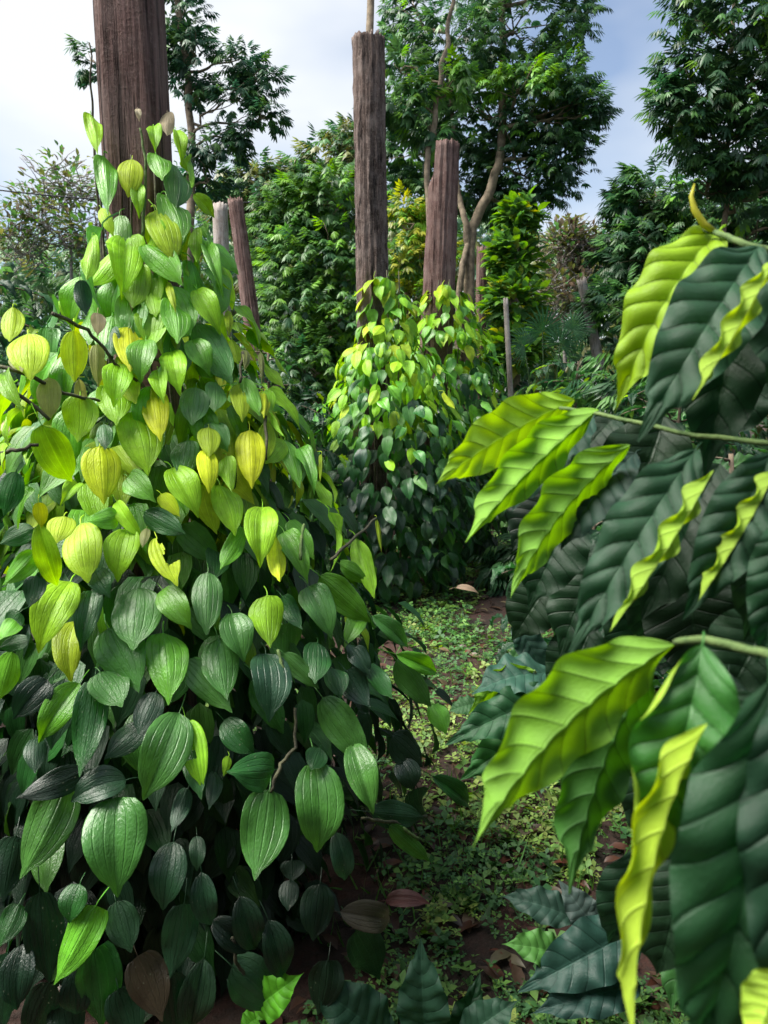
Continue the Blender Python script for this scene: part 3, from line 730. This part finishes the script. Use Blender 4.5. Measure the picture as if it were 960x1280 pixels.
# other coffee plants around the clearing
def clear_near(p):
    x, y, d = proj(p); return d > 1.0 and (x > 600 or y < 500)
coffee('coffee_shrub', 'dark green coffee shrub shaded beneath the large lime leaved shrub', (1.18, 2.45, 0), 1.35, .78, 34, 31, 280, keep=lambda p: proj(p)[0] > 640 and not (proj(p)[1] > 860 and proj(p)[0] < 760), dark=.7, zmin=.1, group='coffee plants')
coffee('coffee_shrub', 'dark coffee shrub growing beside the far end of the path', (1.75, 4.4, 0), 1.55, .85, 26, 33, 200, keep=lambda p: proj(p)[0] > 600, dark=.85)
coffee('coffee_shrub', 'coffee shrub with lighter leaves below the fan palm', (1.65, 6.4, 0), 1.75, .9, 26, 35, 160, palette=[(CM, .6), (CD, .3), (CL, .15)])
coffee('coffee_shrub', 'dark bluish coffee shrub behind the squared reddish post', (-2.0, 3.6, 0), 2.05, .85, 30, 37, 260, dark=.8)
coffee('coffee_shrub', 'dark coffee shrub between the large vine and the lime topped vine', (-.75, 5.1, 0), 1.85, .62, 26, 39, 220, dark=.7)
coffee('coffee_shrub', 'coffee shrub standing in front of the dark leaning post', (-1.35, 6.2, 0), 1.7, .8, 22, 41, 150, dark=.8)

coffee('coffee_shrub', 'low dark coffee shrub hemming the path before the lime topped vine', (1.12, 3.7, 0), .95, .62, 26, 43, 200, keep=lambda p: proj(p)[0] > 612, dark=.75, zmin=.08)

def seedling(label, base, leaves, group='low coffee seedlings'):
    E = empty('coffee_seedling', base, label, 'coffee seedling', group); base = Vector(base)
    ends = []
    for b, t, d, dt, w, c, N, und in leaves:
        big_leaf(E, b, t, d, w, c, N=N, dt=dt, under=und, cols=15, rows=60, wave=.04, pucker=.024); ends.append(at(b[0], b[1], d))
    V, F = tubes([(wander(base, e, 6, .01), np.linspace(.005, .002, 7), 6) for e in ends]); link('stem', mesh('stem', V, F, M_STEM), E)
CG = (.03, .085, .05)
seedling('upright ribbed blue green coffee seedling by the foot of the large vine', at(520, 1330, 1.72),
         [((532, 1300), (526, 1172), 1.72, -.02, 66, CG, (-.1, -.8, .5), False), ((486, 1300), (386, 1226), 1.70, -.03, 72, CG, (.1, -.7, .7), False),
          ((575, 1300), (648, 1250), 1.70, .0, 50, CG, (.1, -.6, .8), False), ((560, 1310), (600, 1215), 1.76, .02, 46, CD, (.3, -.7, .6), False)])
seedling('tiny bright green coffee seedling under the dark pepper leaves', at(330, 1310, 1.62),
         [((318, 1262), (380, 1216), 1.56, -.04, 50, (.10, .36, .02), (.1, -.7, .7), False), ((322, 1272), (300, 1290), 1.56, -.03, 30, (.10, .36, .02), (.1, -.6, .8), False)])
seedling('spreading dark coffee seedling below the drooping lime leaves', at(735, 1270, 1.80),
         [((705, 1195), (627, 1180), 1.62, -.03, 44, (.07, .2, .04), (.0, -.6, .8), False), ((805, 1158), (648, 1240), 1.62, -.05, 74, (.02, .06, .045), (-.1, -.7, .7), False),
          ((800, 1232), (662, 1268), 1.58, -.04, 52, (.02, .055, .045), (-.1, -.6, .8), False), ((748, 1165), (698, 1100), 1.72, .03, 42, (.05, .08, .07), (-.1, -.8, .5), False),
          ((735, 1170), (764, 1100), 1.72, .03, 34, (.05, .08, .07), (.2, -.8, .5), False), ((720, 1150), (625, 1120), 1.75, .02, 44, (.03, .07, .05), (0, -.6, .8), False)])
seedling('half rolled coffee seedling leaning over the mossy path', at(740, 1010, 2.1),
         [((690, 843), (590, 868), 1.35, -.03, 66, (.03, .09, .06), (-.2, -.5, .9), False), ((668, 838), (586, 892), 1.33, -.02, 44, (.14, .32, .02), (.2, -.9, -.1), True),
          ((700, 868), (556, 932), 1.32, -.03, 56, (.02, .08, .03), (-.1, -.7, .6), False), ((690, 890), (575, 975), 1.36, -.02, 60, (.02, .09, .02), (-.2, -.8, .3), False),
          ((640, 770), (680, 850), 1.6, .02, 40, (.03, .07, .05), (0, -.8, .5), False), ((600, 880), (560, 890), 1.36, 0, 26, (.03, .1, .03), (0, -.6, .8), False)])

# ------------------------------------------------------------------ trees
SPR = spray_tmpl(9, .5, .7); SPR2 = spray_tmpl(7, .62, 1.1, 1.0)
def tree(name, label, trunk, clumps, nspr, size, tm, pal, bark=M_TRUNK, r0=.09, limbs=True, cat='tree', seed=1, group=None, shell=.45, limb_r=.03, wf=1.0, droop=.35, stems=()):
    """trunk: list of points; clumps: (centre, rx, rz, weight, palette)"""
    random.seed(seed)
    base = Vector(trunk[0]); E = empty(name, base, label, cat, group)
    P = []
    for a, b in zip(trunk[:-1], trunk[1:]): P += wander(a, b, 8, .05)[(1 if P else 0):]
    v, f = tube(P, np.linspace(r0, r0 * .45, len(P)), 12); link('trunk', mesh('trunk', v, f, bark), E)
    for sp, a_, b_ in stems:
        Q = []
        for a, b in zip(sp[:-1], sp[1:]): Q += wander(a, b, 6, .03)[(1 if Q else 0):]
        v, f = tube(Q, np.linspace(a_, b_, len(Q)), 9); link('limb', mesh('limb', v, f, bark), E)
        P += Q
    if limbs:
        for c, rx, rz, w, pl in clumps:
            L_ = []
            c = Vector(c); st = min(P, key=lambda q: (q - c).length + max(0, q.z - c.z + .1) * 2.5)
            pts = wander(st, c, 8, .12); L_.append((pts, np.linspace(limb_r, limb_r * .35, 9), 7))
            for k in range(5):
                e = c + Vector((U(-1, 1) * rx, U(-1, 1) * rx, U(-.6, 1) * rz)) * .8
                L_.append((wander(pts[4 + k % 4], e, 5, .06), np.linspace(limb_r * .4, limb_r * .12, 6), 5))
            V, F = tubes(L_); link('limb', mesh('limb', V, F, bark), E)
    m_ = Mass(*tm); tot = sum(c[3] for c in clumps)
    for c, rx, rz, w, pl in clumps:
        c = Vector(c); pl = pl or pal
        sub = [rv(1) for _ in range(max(4, int(10 * w)))]
        for s in sub: s.normalize()
        for i in range(int(nspr * w / tot)):
            s = random.choice(sub); d = (s + rv(.75)).normalized(); rr = (shell + (1 - shell) * random.random()) * (1 + random.gauss(0, .08))
            B = c + Vector((d.x * rx, d.y * rx, d.z * rz)) * rr
            hd = Vector((d.x, d.y, d.z * .4 + U(-droop, .5))) + rv(.4)
            Ln = size * U(.7, 1.25)
            k = random.choices(pl, [q[1] for q in pl])[0][0]
            m_.add(B, B + hd.normalized() * Ln, (UP + d * .4 + rv(.3)).normalized(), Ln * wf, cvar(k, .3))
    m_.build('crown', M_CROWN, E)
    return E
TD = (.034, .092, .040); TM = (.075, .18, .05); TL = (.13, .30, .03); TB = (.03, .09, .05); OL = (.13, .15, .045); BR = (.12, .10, .07); YL = (.30, .34, .04)
def C(px, py, d, rx, rz, w=1., pl=None): return (at(px, py, d), rx, rz, w, pl)
def G(px, d):
    p = at(px, 470, d); return Vector((p.x, p.y, -.05))
# the big tree in the middle
b0 = at(583, 400, 9.6)
tree('forked_tree', 'large dark leaved tree with a pale forked trunk behind the cracked post', [Vector((b0.x + .02, b0.y, -.05)), b0, at(590, 285, 9.6), at(624, 205, 9.5), at(628, 90, 9.6), at(625, -80, 9.8)],
     [C(560, 60, 9.6, .75, .7, 1.2), C(650, 40, 9.8, .9, .8, 1.6), C(690, 140, 9.5, .65, .55, 1.0), C(600, 150, 9.9, .8, .55, 1.3), C(660, 215, 9.9, .75, .5, 1.2),
      C(530, 130, 10.2, .5, .5, .7), C(515, 195, 10.3, .45, .45, .6), C(700, 90, 9.5, .45, .5, .6, [(TM, .5), (TL, .3), (TD, .3)]), C(735, 140, 9.4, .25, .22, .25), C(640, 255, 10.3, .5, .25, .5),
      C(650, 110, 9.1, .4, .3, .4, [(TL, .6), (TM, .4)]), C(620, -90, 9.8, 1.2, .9, 1.6), C(720, -10, 9.9, .35, .6, .4), C(510, 20, 10, .35, .6, .5), C(560, 240, 10.4, .6, .4, .6), C(700, 190, 9.7, .4, .4, .5)],
     4600, .205, SPR, [(TD, .6), (TM, .35), (TL, .04)], r0=.085, seed=3, limb_r=.03, stems=[([at(588, 330, 9.6), at(583, 280, 9.5), at(572, 235, 9.5), at(566, 150, 9.6), at(560, 40, 9.6)], .05, .02), ([Vector((b0.x - .12, b0.y, -.05)), at(574, 400, 9.5), at(578, 330, 9.5), at(588, 290, 9.55)], .05, .035)])
# the sprouting stem beside the cracked post
tree('slender_tree', 'slender pale stemmed young tree growing up beside the cracked brown post', [Vector((.42, 7.0, -.05)), at(537, 300, 7.0), at(536, 180, 7.0), at(552, 90, 7.0), at(562, 20, 7.0), at(575, -120, 7.0)],
     [C(560, 105, 7.0, .22, .12, .4, [(TL, .5), (TM, .5)]), C(505, 130, 7.1, .28, .22, .7), C(540, 160, 7.1, .25, .18, .5), C(585, -140, 7.2, .6, .5, 1.2), C(500, 90, 7.2, .25, .2, .4)], 420, .22, SPR, [(TD, .4), (TM, .5), (TL, .1)], r0=.035, seed=4, limb_r=.012)
tree('slender_tree', 'straight slender brown trunk rising behind the top of the shaggy post', [Vector((-.13, 6.3, -.05)), at(461, 200, 6.25), at(462, 40, 6.25), at(463, -160, 6.25)],
     [C(470, -260, 6.3, .7, .5, 1), C(420, -230, 6.2, .5, .4, .6)], 260, .28, SPR, [(TD, .5), (TM, .5)], r0=.052, seed=5, bark=M_TRUNK)
# left tree behind the squared post
b1 = G(232, 8.6)
tree('open_crowned_tree', 'open tree with drooping leaf tufts behind the squared reddish post', [b1, at(236, 300, 8.6), at(240, 170, 8.6), at(228, 40, 8.6), at(215, -120, 8.6)],
     [C(222, 20, 8.6, .38, .35, .8), C(240, 70, 8.5, .35, .3, .8), C(232, 118, 8.6, .3, .25, .6), C(298, 75, 8.5, .26, .16, .45), C(325, 100, 8.5, .22, .2, .4), C(290, 125, 8.5, .28, .2, .55), C(332, 145, 8.4, .18, .16, .3),
      C(265, 180, 8.6, .3, .22, .55), C(262, 225, 8.6, .3, .22, .5), C(300, 165, 8.5, .2, .14, .25), C(112, 75, 8.6, .16, .22, .25), C(190, -60, 8.6, .6, .4, 1), C(285, 190, 8.6, .2, .14, .25)],
     1150, .19, SPR, [(TB, .6), (TM, .25), (TD, .3)], r0=.06, seed=6, limb_r=.018)
# right trees
b2 = G(908, 7.8)
tree('overhanging_tree', 'dark overhanging tree with fine drooping twigs above the large coffee shrub', [b2, at(905, 330, 7.8), at(908, 200, 7.7), at(915, 60, 7.4), at(930, -100, 7.2)],
     [C(900, 40, 6.9, .55, .35, 1.2), C(935, 100, 7.0, .6, .45, 1.4), C(870, 120, 7.0, .35, .3, .8), C(850, 85, 7.1, .2, .25, .35), C(960, 10, 6.8, .6, .4, 1.2), C(870, 0, 6.9, .3, .16, .4), C(900, 175, 7.2, .5, .25, .9),
      C(950, 190, 7.2, .5, .3, .9), C(1040, 80, 7.2, .8, .7, 1.6), C(900, -120, 7.0, .9, .6, 1.2), C(850, 150, 7.0, .22, .15, .3), C(835, 125, 7.0, .14, .1, .2), C(880, 225, 7.4, .45, .2, .6), C(950, 240, 7.4, .45, .25, .6)],
     1900, .21, SPR, [(TD, .65), (TM, .3), (TL, .06)], r0=.035, seed=7, limb_r=.02)
b3 = G(935, 8.4)
tree('spreading_tree', 'low dense dark tree spreading behind the large coffee shrub', [b3, at(925, 330, 8.6), at(905, 240, 8.6), at(900, 190, 8.6)],
     [C(820, 250, 9.0, .5, .35, 1), C(880, 270, 8.8, .6, .4, 1.2), C(800, 320, 9.0, .55, .4, 1.1), C(860, 360, 8.8, .6, .45, 1.2), C(780, 400, 8.6, .5, .4, 1), C(940, 300, 8.6, .5, .4, .9, [(TM, .5), (TL, .25), (TD, .4)]), C(790, 255, 9.2, .3, .2, .4), C(770, 340, 9.2, .35, .3, .6),
      C(960, 380, 8.6, .6, .5, 1), C(840, 430, 8.4, .6, .4, .9), C(1020, 280, 8.6, .6, .6, 1)],
     2300, .26, SPR, [(TD, .55), (TM, .45), (TL, .05)], r0=.05, seed=8, limb_r=.022)
# bushy background trees
tree('leafy_bush', 'dense tall green bush of drooping narrow leaves left of the shaggy post', [G(395, 8.4), at(395, 330, 8.4)],
     [C(365, 270, 8.5, .45, .35, 1), C(410, 250, 8.5, .45, .4, 1), C(380, 330, 8.3, .5, .45, 1.3), C(425, 330, 8.3, .4, .5, 1.1), C(370, 395, 8.1, .5, .4, 1.2), C(425, 400, 8.1, .4, .4, 1), C(340, 300, 8.5, .3, .3, .5), C(375, 240, 8.4, .25, .14, .4, [(TL, .8), (TM, .3)]),
      C(390, 460, 8.0, .6, .4, 1.2)], 3000, .19, SPR, [(TM, .55), (TD, .12), (TL, .38)], seed=9, cat='bush')
tree('brown_tipped_tree', 'tall tree with bronze tipped crown beyond the dense green bush', [G(415, 13), at(415, 240, 13)],
     [C(415, 205, 13, .7, .4, 1), C(440, 180, 13, .5, .35, .7), C(395, 235, 13, .7, .45, 1), C(320, 235, 13.4, .7, .35, .9), C(300, 260, 13.4, .7, .4, .9), C(350, 270, 13.2, .8, .5, 1), C(445, 250, 13, .6, .6, 1)], 1500, .30, SPR, [(OL, .4), (TM, .35), (TD, .3)], seed=10)
tree('yellow_bush', 'yellowing bush seen between the shaggy post and the cracked post', [G(510, 10), at(510, 330, 10)],
     [C(510, 280, 10, .28, .35, 1), C(500, 330, 9.9, .3, .4, 1), C(545, 330, 9.9, .3, .35, .8), C(512, 380, 9.8, .4, .35, 1)], 700, .22, SPR, [(YL, .5), (TL, .35), (TM, .25)], seed=12, cat='bush')
tree('climber_column', 'bright green climber wrapping a trunk between forked tree and dry bush', [G(645, 8.3), at(645, 300, 8.3)],
     [C(648, 275, 8.3, .20, .2, .5), C(645, 325, 8.3, .29, .28, 1), C(645, 380, 8.2, .34, .3, 1.1), C(645, 435, 8.2, .36, .3, 1.1), C(662, 262, 8.3, .14, .16, .25)], 2300, .14, T_LANCE[:2], [(TL, .5), (TM, .45), (YL, .12)], seed=13, cat='climber', limbs=False, wf=.6)
def twiggy(name, label, base, clumps, seed, n, pal, lr=.012, nspr=300):
    random.seed(seed); E = tree(name, label, [base, Vector(clumps[0][0]) - UP * .5], clumps, nspr, .14, T_LANCE[:2], pal, bark=M_GREYTWIG, r0=.05, seed=seed, cat='bush', limb_r=.018, shell=.2, wf=.45)
    L_ = []
    for c, rx, rz, w, _ in clumps:
        for k in range(int(n * w)):
            s = Vector(c) + Vector((U(-.6, .6) * rx, U(-.6, .6) * rx, U(-.9, .3) * rz)); e = s + Vector((U(-1, 1) * rx, U(-1, 1) * rx, U(.1, 1) * rz)) * .7
            L_.append((wander(s, e, 5, .12), np.linspace(lr, lr * .4, 6), 4))
    V, F = tubes(L_); link('twigs', mesh('twigs', V, F, M_GREYTWIG), E, 'stuff')
twiggy('twiggy_tree', 'sparse grey twiggy tree behind the black cable', G(85, 13), [C(85, 230, 13, .8, .6, 1.2), C(50, 270, 13, .7, .6, 1), C(110, 290, 12.8, .7, .6, 1), C(20, 300, 13, .7, .6, 1)], 14, 60, [(OL, .4), (BR, .15), (TM, .5), (TL, .1)], nspr=1500)
twiggy('dry_brown_bush', 'tall dry brown grey bush beyond the pale leaning post', G(715, 12.5), [C(705, 305, 12.5, .55, .45, 1.2), C(740, 320, 12.5, .5, .45, 1), C(715, 365, 12.3, .7, .5, 1.2), C(755, 350, 12.5, .4, .4, .8)], 15, 70, [(BR, .6), (OL, .5), (TM, .15)], nspr=1900)
# far wood that closes the view
random.seed(16)
m_ = Mass(*SPR)
for i in range(15000):
    px = U(-250, 1250); d = U(15, 24)
    topy = 262 + 28 * mnoise.noise(Vector((px * .012, 0, 1))) + (30 if 640 < px < 800 else 0) + (40 if px < 250 else 0)
    py = topy + (abs(random.gauss(0, 1)) * 70 if i % 2 else U(40, 235))
    B = at(px, py, d); h = (rv(1) + Vector((0, -.6, .1))).normalized(); Ln = U(.35, .6)
    m_.add(B, B + h * Ln, (UP + rv(.5)).normalized(), Ln, cvar(random.choice([TD, TM, TM, OL, TD]), .3))
o = m_.build('far_wood', M_CROWN); tagit(o, 'distant mixed green wood closing off the clearing', 'wood')

m_ = Mass(*SPR2)
for i in range(7000):
    px = U(-250, 1250); d = U(9.5, 14); p = at(px, 470, d)
    B = Vector((p.x, p.y, 2.3 * random.random() ** .8 + .25 * mnoise.noise(Vector((p.x, p.y, 0))))); h = (rv(1) + Vector((0, -.5, .1))).normalized(); Ln = U(.22, .36)
    m_.add(B, B + h * Ln, (UP + rv(.5)).normalized(), Ln, cvar(random.choice([TD, TM, TD, OL]), .3))
for i in range(9000):          # unseen planting around and behind the viewer, added to cut low sky light
    a = U(math.radians(150), math.radians(395)); r = U(3.4, 5.2)
    B = Vector((math.cos(a) * r, math.sin(a) * r + .6, 3.4 * random.random()))
    if B.y > 1.2 and B.x < 0 and B.z > 1.8: continue
    h = rv(1).normalized(); Ln = U(.35, .55)
    if proj(B)[2] > 0 and -200 < proj(B)[0] < 1150: continue
    m_.add(B, B + h * Ln, (UP + rv(.5)).normalized(), Ln, cvar(random.choice([TD, TM, TD, OL]), .3))
o = m_.build('undergrowth', M_CROWN); tagit(o, 'low dense undergrowth beneath the trees, plus an unseen ring added to shade the clearing', 'undergrowth')
# fan palm
def palm(label, base, fr):
    E = empty('fan_palm', base, label, 'palm'); base = Vector(base)
    for (px, py, d, s, ang) in fr:
        hub = at(px, py, d); pts = wander(base, hub, 8, .03)
        V, F = tube(pts, np.linspace(.012, .006, 9), 6); V = [tuple(v) for v in V]; cl = [(.05, .10, .03)] * len(V)
        ax = Vector((math.sin(ang), -.35, math.cos(ang))).normalized(); sd = ax.cross(Vector((0, -1, .3))).normalized(); nn = sd.cross(ax)
        for k in range(22):
            a = (k / 21 - .5) * 4.2; dr = ax * math.cos(a) + sd * math.sin(a); wv = (sd * math.cos(a) - ax * math.sin(a)) * (.013 * s / .4)
            Ln = s * (1 - .25 * abs(a) / 2.1) * U(.9, 1.05); o = len(V); m0 = hub + dr * Ln * .5 + nn * .02
            V += [tuple(hub), tuple(m0 - wv), tuple(m0 + nn * .008), tuple(m0 + wv), tuple(hub + dr * Ln - UP * .12 * s - nn * .02)]
            F += [(o, o + 2, o + 1), (o, o + 3, o + 2), (o + 1, o + 2, o + 4), (o + 2, o + 3, o + 4)]; c = cvar((.05, .14, .06), .2); cl += [c] * 5
        link('frond', mesh('frond', V, F, M_CROWN, True, None, cl), E)
palm('small fan palm with spiky fronds near the slender pale stake', G(690, 7.2), [(678, 415, 7.2, .34, -.2), (716, 412, 7.3, .26, .7), (655, 432, 7.1, .26, -1.0), (700, 430, 7.1, .26, .3)])

# understorey that fills the shade between the plants
def bushlet(label, px, d, h, w, pal, seed, n=420, size=.2, group='shrubs of the shaded understorey', tm=SPR2):
    b = G(px, d); cl = [(b + Vector((U(-.3, .3) * w, U(-.3, .3) * w, h * t)), w * .62, h * .3, 1, None) for t in (.25, .5, .75)]
    return tree('understorey_shrub', label, [b, b + UP * h * .7], cl, n, size, tm, pal, bark=M_TWIG, r0=.025, seed=seed, cat='shrub', limb_r=.012, group=group)
bushlet('dark low shrub in shade between the leaning post and the lime topped vine', 350, 7.4, 1.9, .7, [(TD, .7), (TM, .4)], 51, 700)
bushlet('dark shrub filling the gap beyond the slender pale stake', 625, 8.4, 1.7, .8, [(TD, .6), (TM, .5)], 52, 700)
bushlet('bright low shrub beyond the fan palm', 760, 7.8, 1.6, .9, [(TM, .7), (TL, .2), (TD, .3)], 53, 800)
bushlet('dark green shrub behind the bluish coffee shrub', 40, 7.6, 2.2, 1.2, [(TD, .6), (TM, .5)], 54, 900)
bushlet('dark shrub behind the fallen branches at the end of the path', 700, 5.6, .9, .7, [(TD, .7), (TM, .3)], 55, 500)
bushlet('green shrub behind the pale grey upright post', 240, 9.5, 2.6, 1.1, [(TM, .6), (TD, .5)], 56, 900)
bushlet('deep green shrub right of the dry brown bush', 850, 6.0, 1.9, 1.0, [(TD, .6), (TM, .4)], 57, 700)

# ------------------------------------------------------------------ ground cover, litter, cable
random.seed(90)
tri = []
TV, TF = [], []
for k in range(3):
    a = k * 2.094; d = Vector((math.cos(a), math.sin(a), .15)); s = Vector((-math.sin(a), math.cos(a), 0)); o = len(TV)
    TV += [(0, 0, 0), tuple(d * .5 - s * .32 + UP * .1), tuple(d * .55 + UP * .02), tuple(d * .5 + s * .32 + UP * .1), tuple(d * 1.0)]
    TF += [(o, o + 2, o + 1), (o, o + 3, o + 2), (o + 1, o + 2, o + 4), (o + 2, o + 3, o + 4)]
m_ = Mass(TV, TF); placed = 0
while placed < 27000:
    Y = 1.3 + 6.5 * random.random() ** 1.6; x = U(-1.0, 1.6) * (.6 + Y * .22)
    dens = mnoise.noise(Vector((x * 1.8, Y * 1.8, 7))) + .35 * mnoise.noise(Vector((x * 6, Y * 6, 2)))
    pathx = .22 + .06 * Y
    if dens < -.14 + .25 * random.random() - (.25 if abs(x - pathx) < .35 else 0): continue
    z = gz(x, Y); h = abs(random.gauss(0, .03)) + .004
    if x > V1X - .3 and math.hypot(x - V1X, Y - V1Y) < U(.62, .85): continue
    B = Vector((x, Y, z + h)); s = U(.008, .020) if random.random() < .8 else U(.022, .042)
    pt = mnoise.noise(Vector((x * 2.6, Y * 2.6, 41)))
    c = cvar(random.choice([(.07, .16, .025), (.04, .12, .025), (.035, .10, .03)] if pt < .1 else [(.12, .21, .03), (.15, .21, .04), (.07, .15, .025)]), .35)
    m_.add(B, B + (Vector((U(-1, 1), U(-1, 1), U(-.2, .5)))).normalized() * s, (UP + rv(.5)).normalized(), s, c); placed += 1
for i in range(9000):
    Y = U(4.2, 9.5); x = U(-.5, .5) * (1.5 + Y * .5) + .1 * Y
    if mnoise.noise(Vector((x * 1.8, Y * 1.8, 7))) + .5 * mnoise.noise(Vector((x * 5, Y * 5, 17))) < U(-.1, .2): continue
    B = Vector((x, Y, gz(x, Y) + abs(random.gauss(0, .04)))); s = U(.022, .05)
    m_.add(B, B + Vector((U(-1, 1), U(-1, 1), U(-.2, .5))).normalized() * s, (UP + rv(.5)).normalized(), s, cvar(random.choice([(.10, .22, .03), (.06, .18, .03), (.05, .14, .04)]), .3))
o = m_.build('ground_cover', M_CROWN); tagit(o, 'carpet of tiny green clover like weeds on the path', 'ground cover')
gm = Mass([(-.5, 0, 0), (.5, 0, 0), (-.4, .5, .05), (.4, .5, .05), (0, 1, 0)], [(0, 1, 3), (0, 3, 2), (2, 3, 4)])
for i in range(2600):
    Y = 1.4 + 5 * random.random() ** 1.5; x = U(-.6, 1.4) * (.6 + Y * .2)
    if mnoise.noise(Vector((x * 1.1, Y * 1.1, 30))) < .05: continue
    B = Vector((x, Y, gz(x, Y))); d = (UP + rv(.8)).normalized() * U(.04, .12)
    gm.add(B, B + d, rv(1), .006, cvar((.08, .2, .04), .3))
o = gm.build('grass', M_CROWN); tagit(o, 'short scattered grass blades among the weeds', 'grass')
lm = Mass(*T_LANCE[:2])
for i in range(2600):
    Y = 1.3 + 6.5 * random.random() ** 1.5; x = U(-1.2, 1.6) * (.6 + Y * .22)
    if math.hypot(x - V1X, Y - V1Y) < U(.5, .8): continue
    B = Vector((x, Y, gz(x, Y) + U(.004, .02))); d = Vector((U(-1, 1), U(-1, 1), U(-.1, .15))).normalized() * U(.04, .10)
    lm.add(B, B + d, (UP + rv(.5)).normalized(), d.length * .42, cvar(random.choice([(.08, .045, .03), (.06, .04, .028), (.09, .035, .022), (.11, .085, .05)]), .3))
o = lm.build('leaf_litter', M_CROWN); tagit(o, 'dry brown leaf litter scattered over the red soil', 'leaf litter')
FALL = leaf_mesh('fallen_leaf_shape', M_PEP, 'ovate', 9, 10, arch=.12, fold=.6, pucker=.03)
def fallen(label, b, t, d, w, c):
    B, T = at(*b, d), at(*t, d - .02); zb = gz(B.x, B.y)
    o = bpy.data.objects.new('fallen_leaf', FALL); col.objects.link(o)
    X, Y, Z = orient(B, T, Vector((.1, -.5, .9))); Ln = (T - B).length; W = w / FPX * d
    o.matrix_world = Matrix(((X.x * W, Y.x * Ln, Z.x * Ln, B.x), (X.y * W, Y.y * Ln, Z.y * Ln, B.y), (X.z * W, Y.z * Ln, Z.z * Ln, B.z), (0, 0, 0, 1)))
    o.color = (*c, 1); tagit(o, label, 'leaf', 'fallen leaves')
fallen('curled reddish brown fallen leaf beside the large pepper vine', (482, 1126), (538, 1130), 1.95, 30, (.13, .05, .045))
fallen('rotting dark brown fallen leaf under the large pepper vine', (100, 1238), (48, 1278), 1.78, 46, (.09, .05, .025))
fallen('dry tan fallen leaf at the foot of the lime topped vine', (570, 735), (598, 742), 5.0, 14, (.28, .2, .14))
v, f = tube([at(-300, 190, 9).lerp(at(420, 250, 11), i / 30) - UP * .25 * math.sin(math.pi * i / 30) for i in range(31)], [.009] * 31, 6)
mb, Nn_, Ll_ = nodes_of('black_rubber'); out = Nn_.new('ShaderNodeOutputMaterial'); p = Nn_.new('ShaderNodeBsdfPrincipled'); Ll_.new(p.outputs[0], out.inputs[0])
p.inputs['Base Color'].default_value = (.015, .015, .016, 1); p.inputs['Roughness'].default_value = .5
o = link('power_cable', mesh('power_cable', v, f, mb)); tagit(o, 'thin black cable strung before the grey twiggy tree', 'cable')
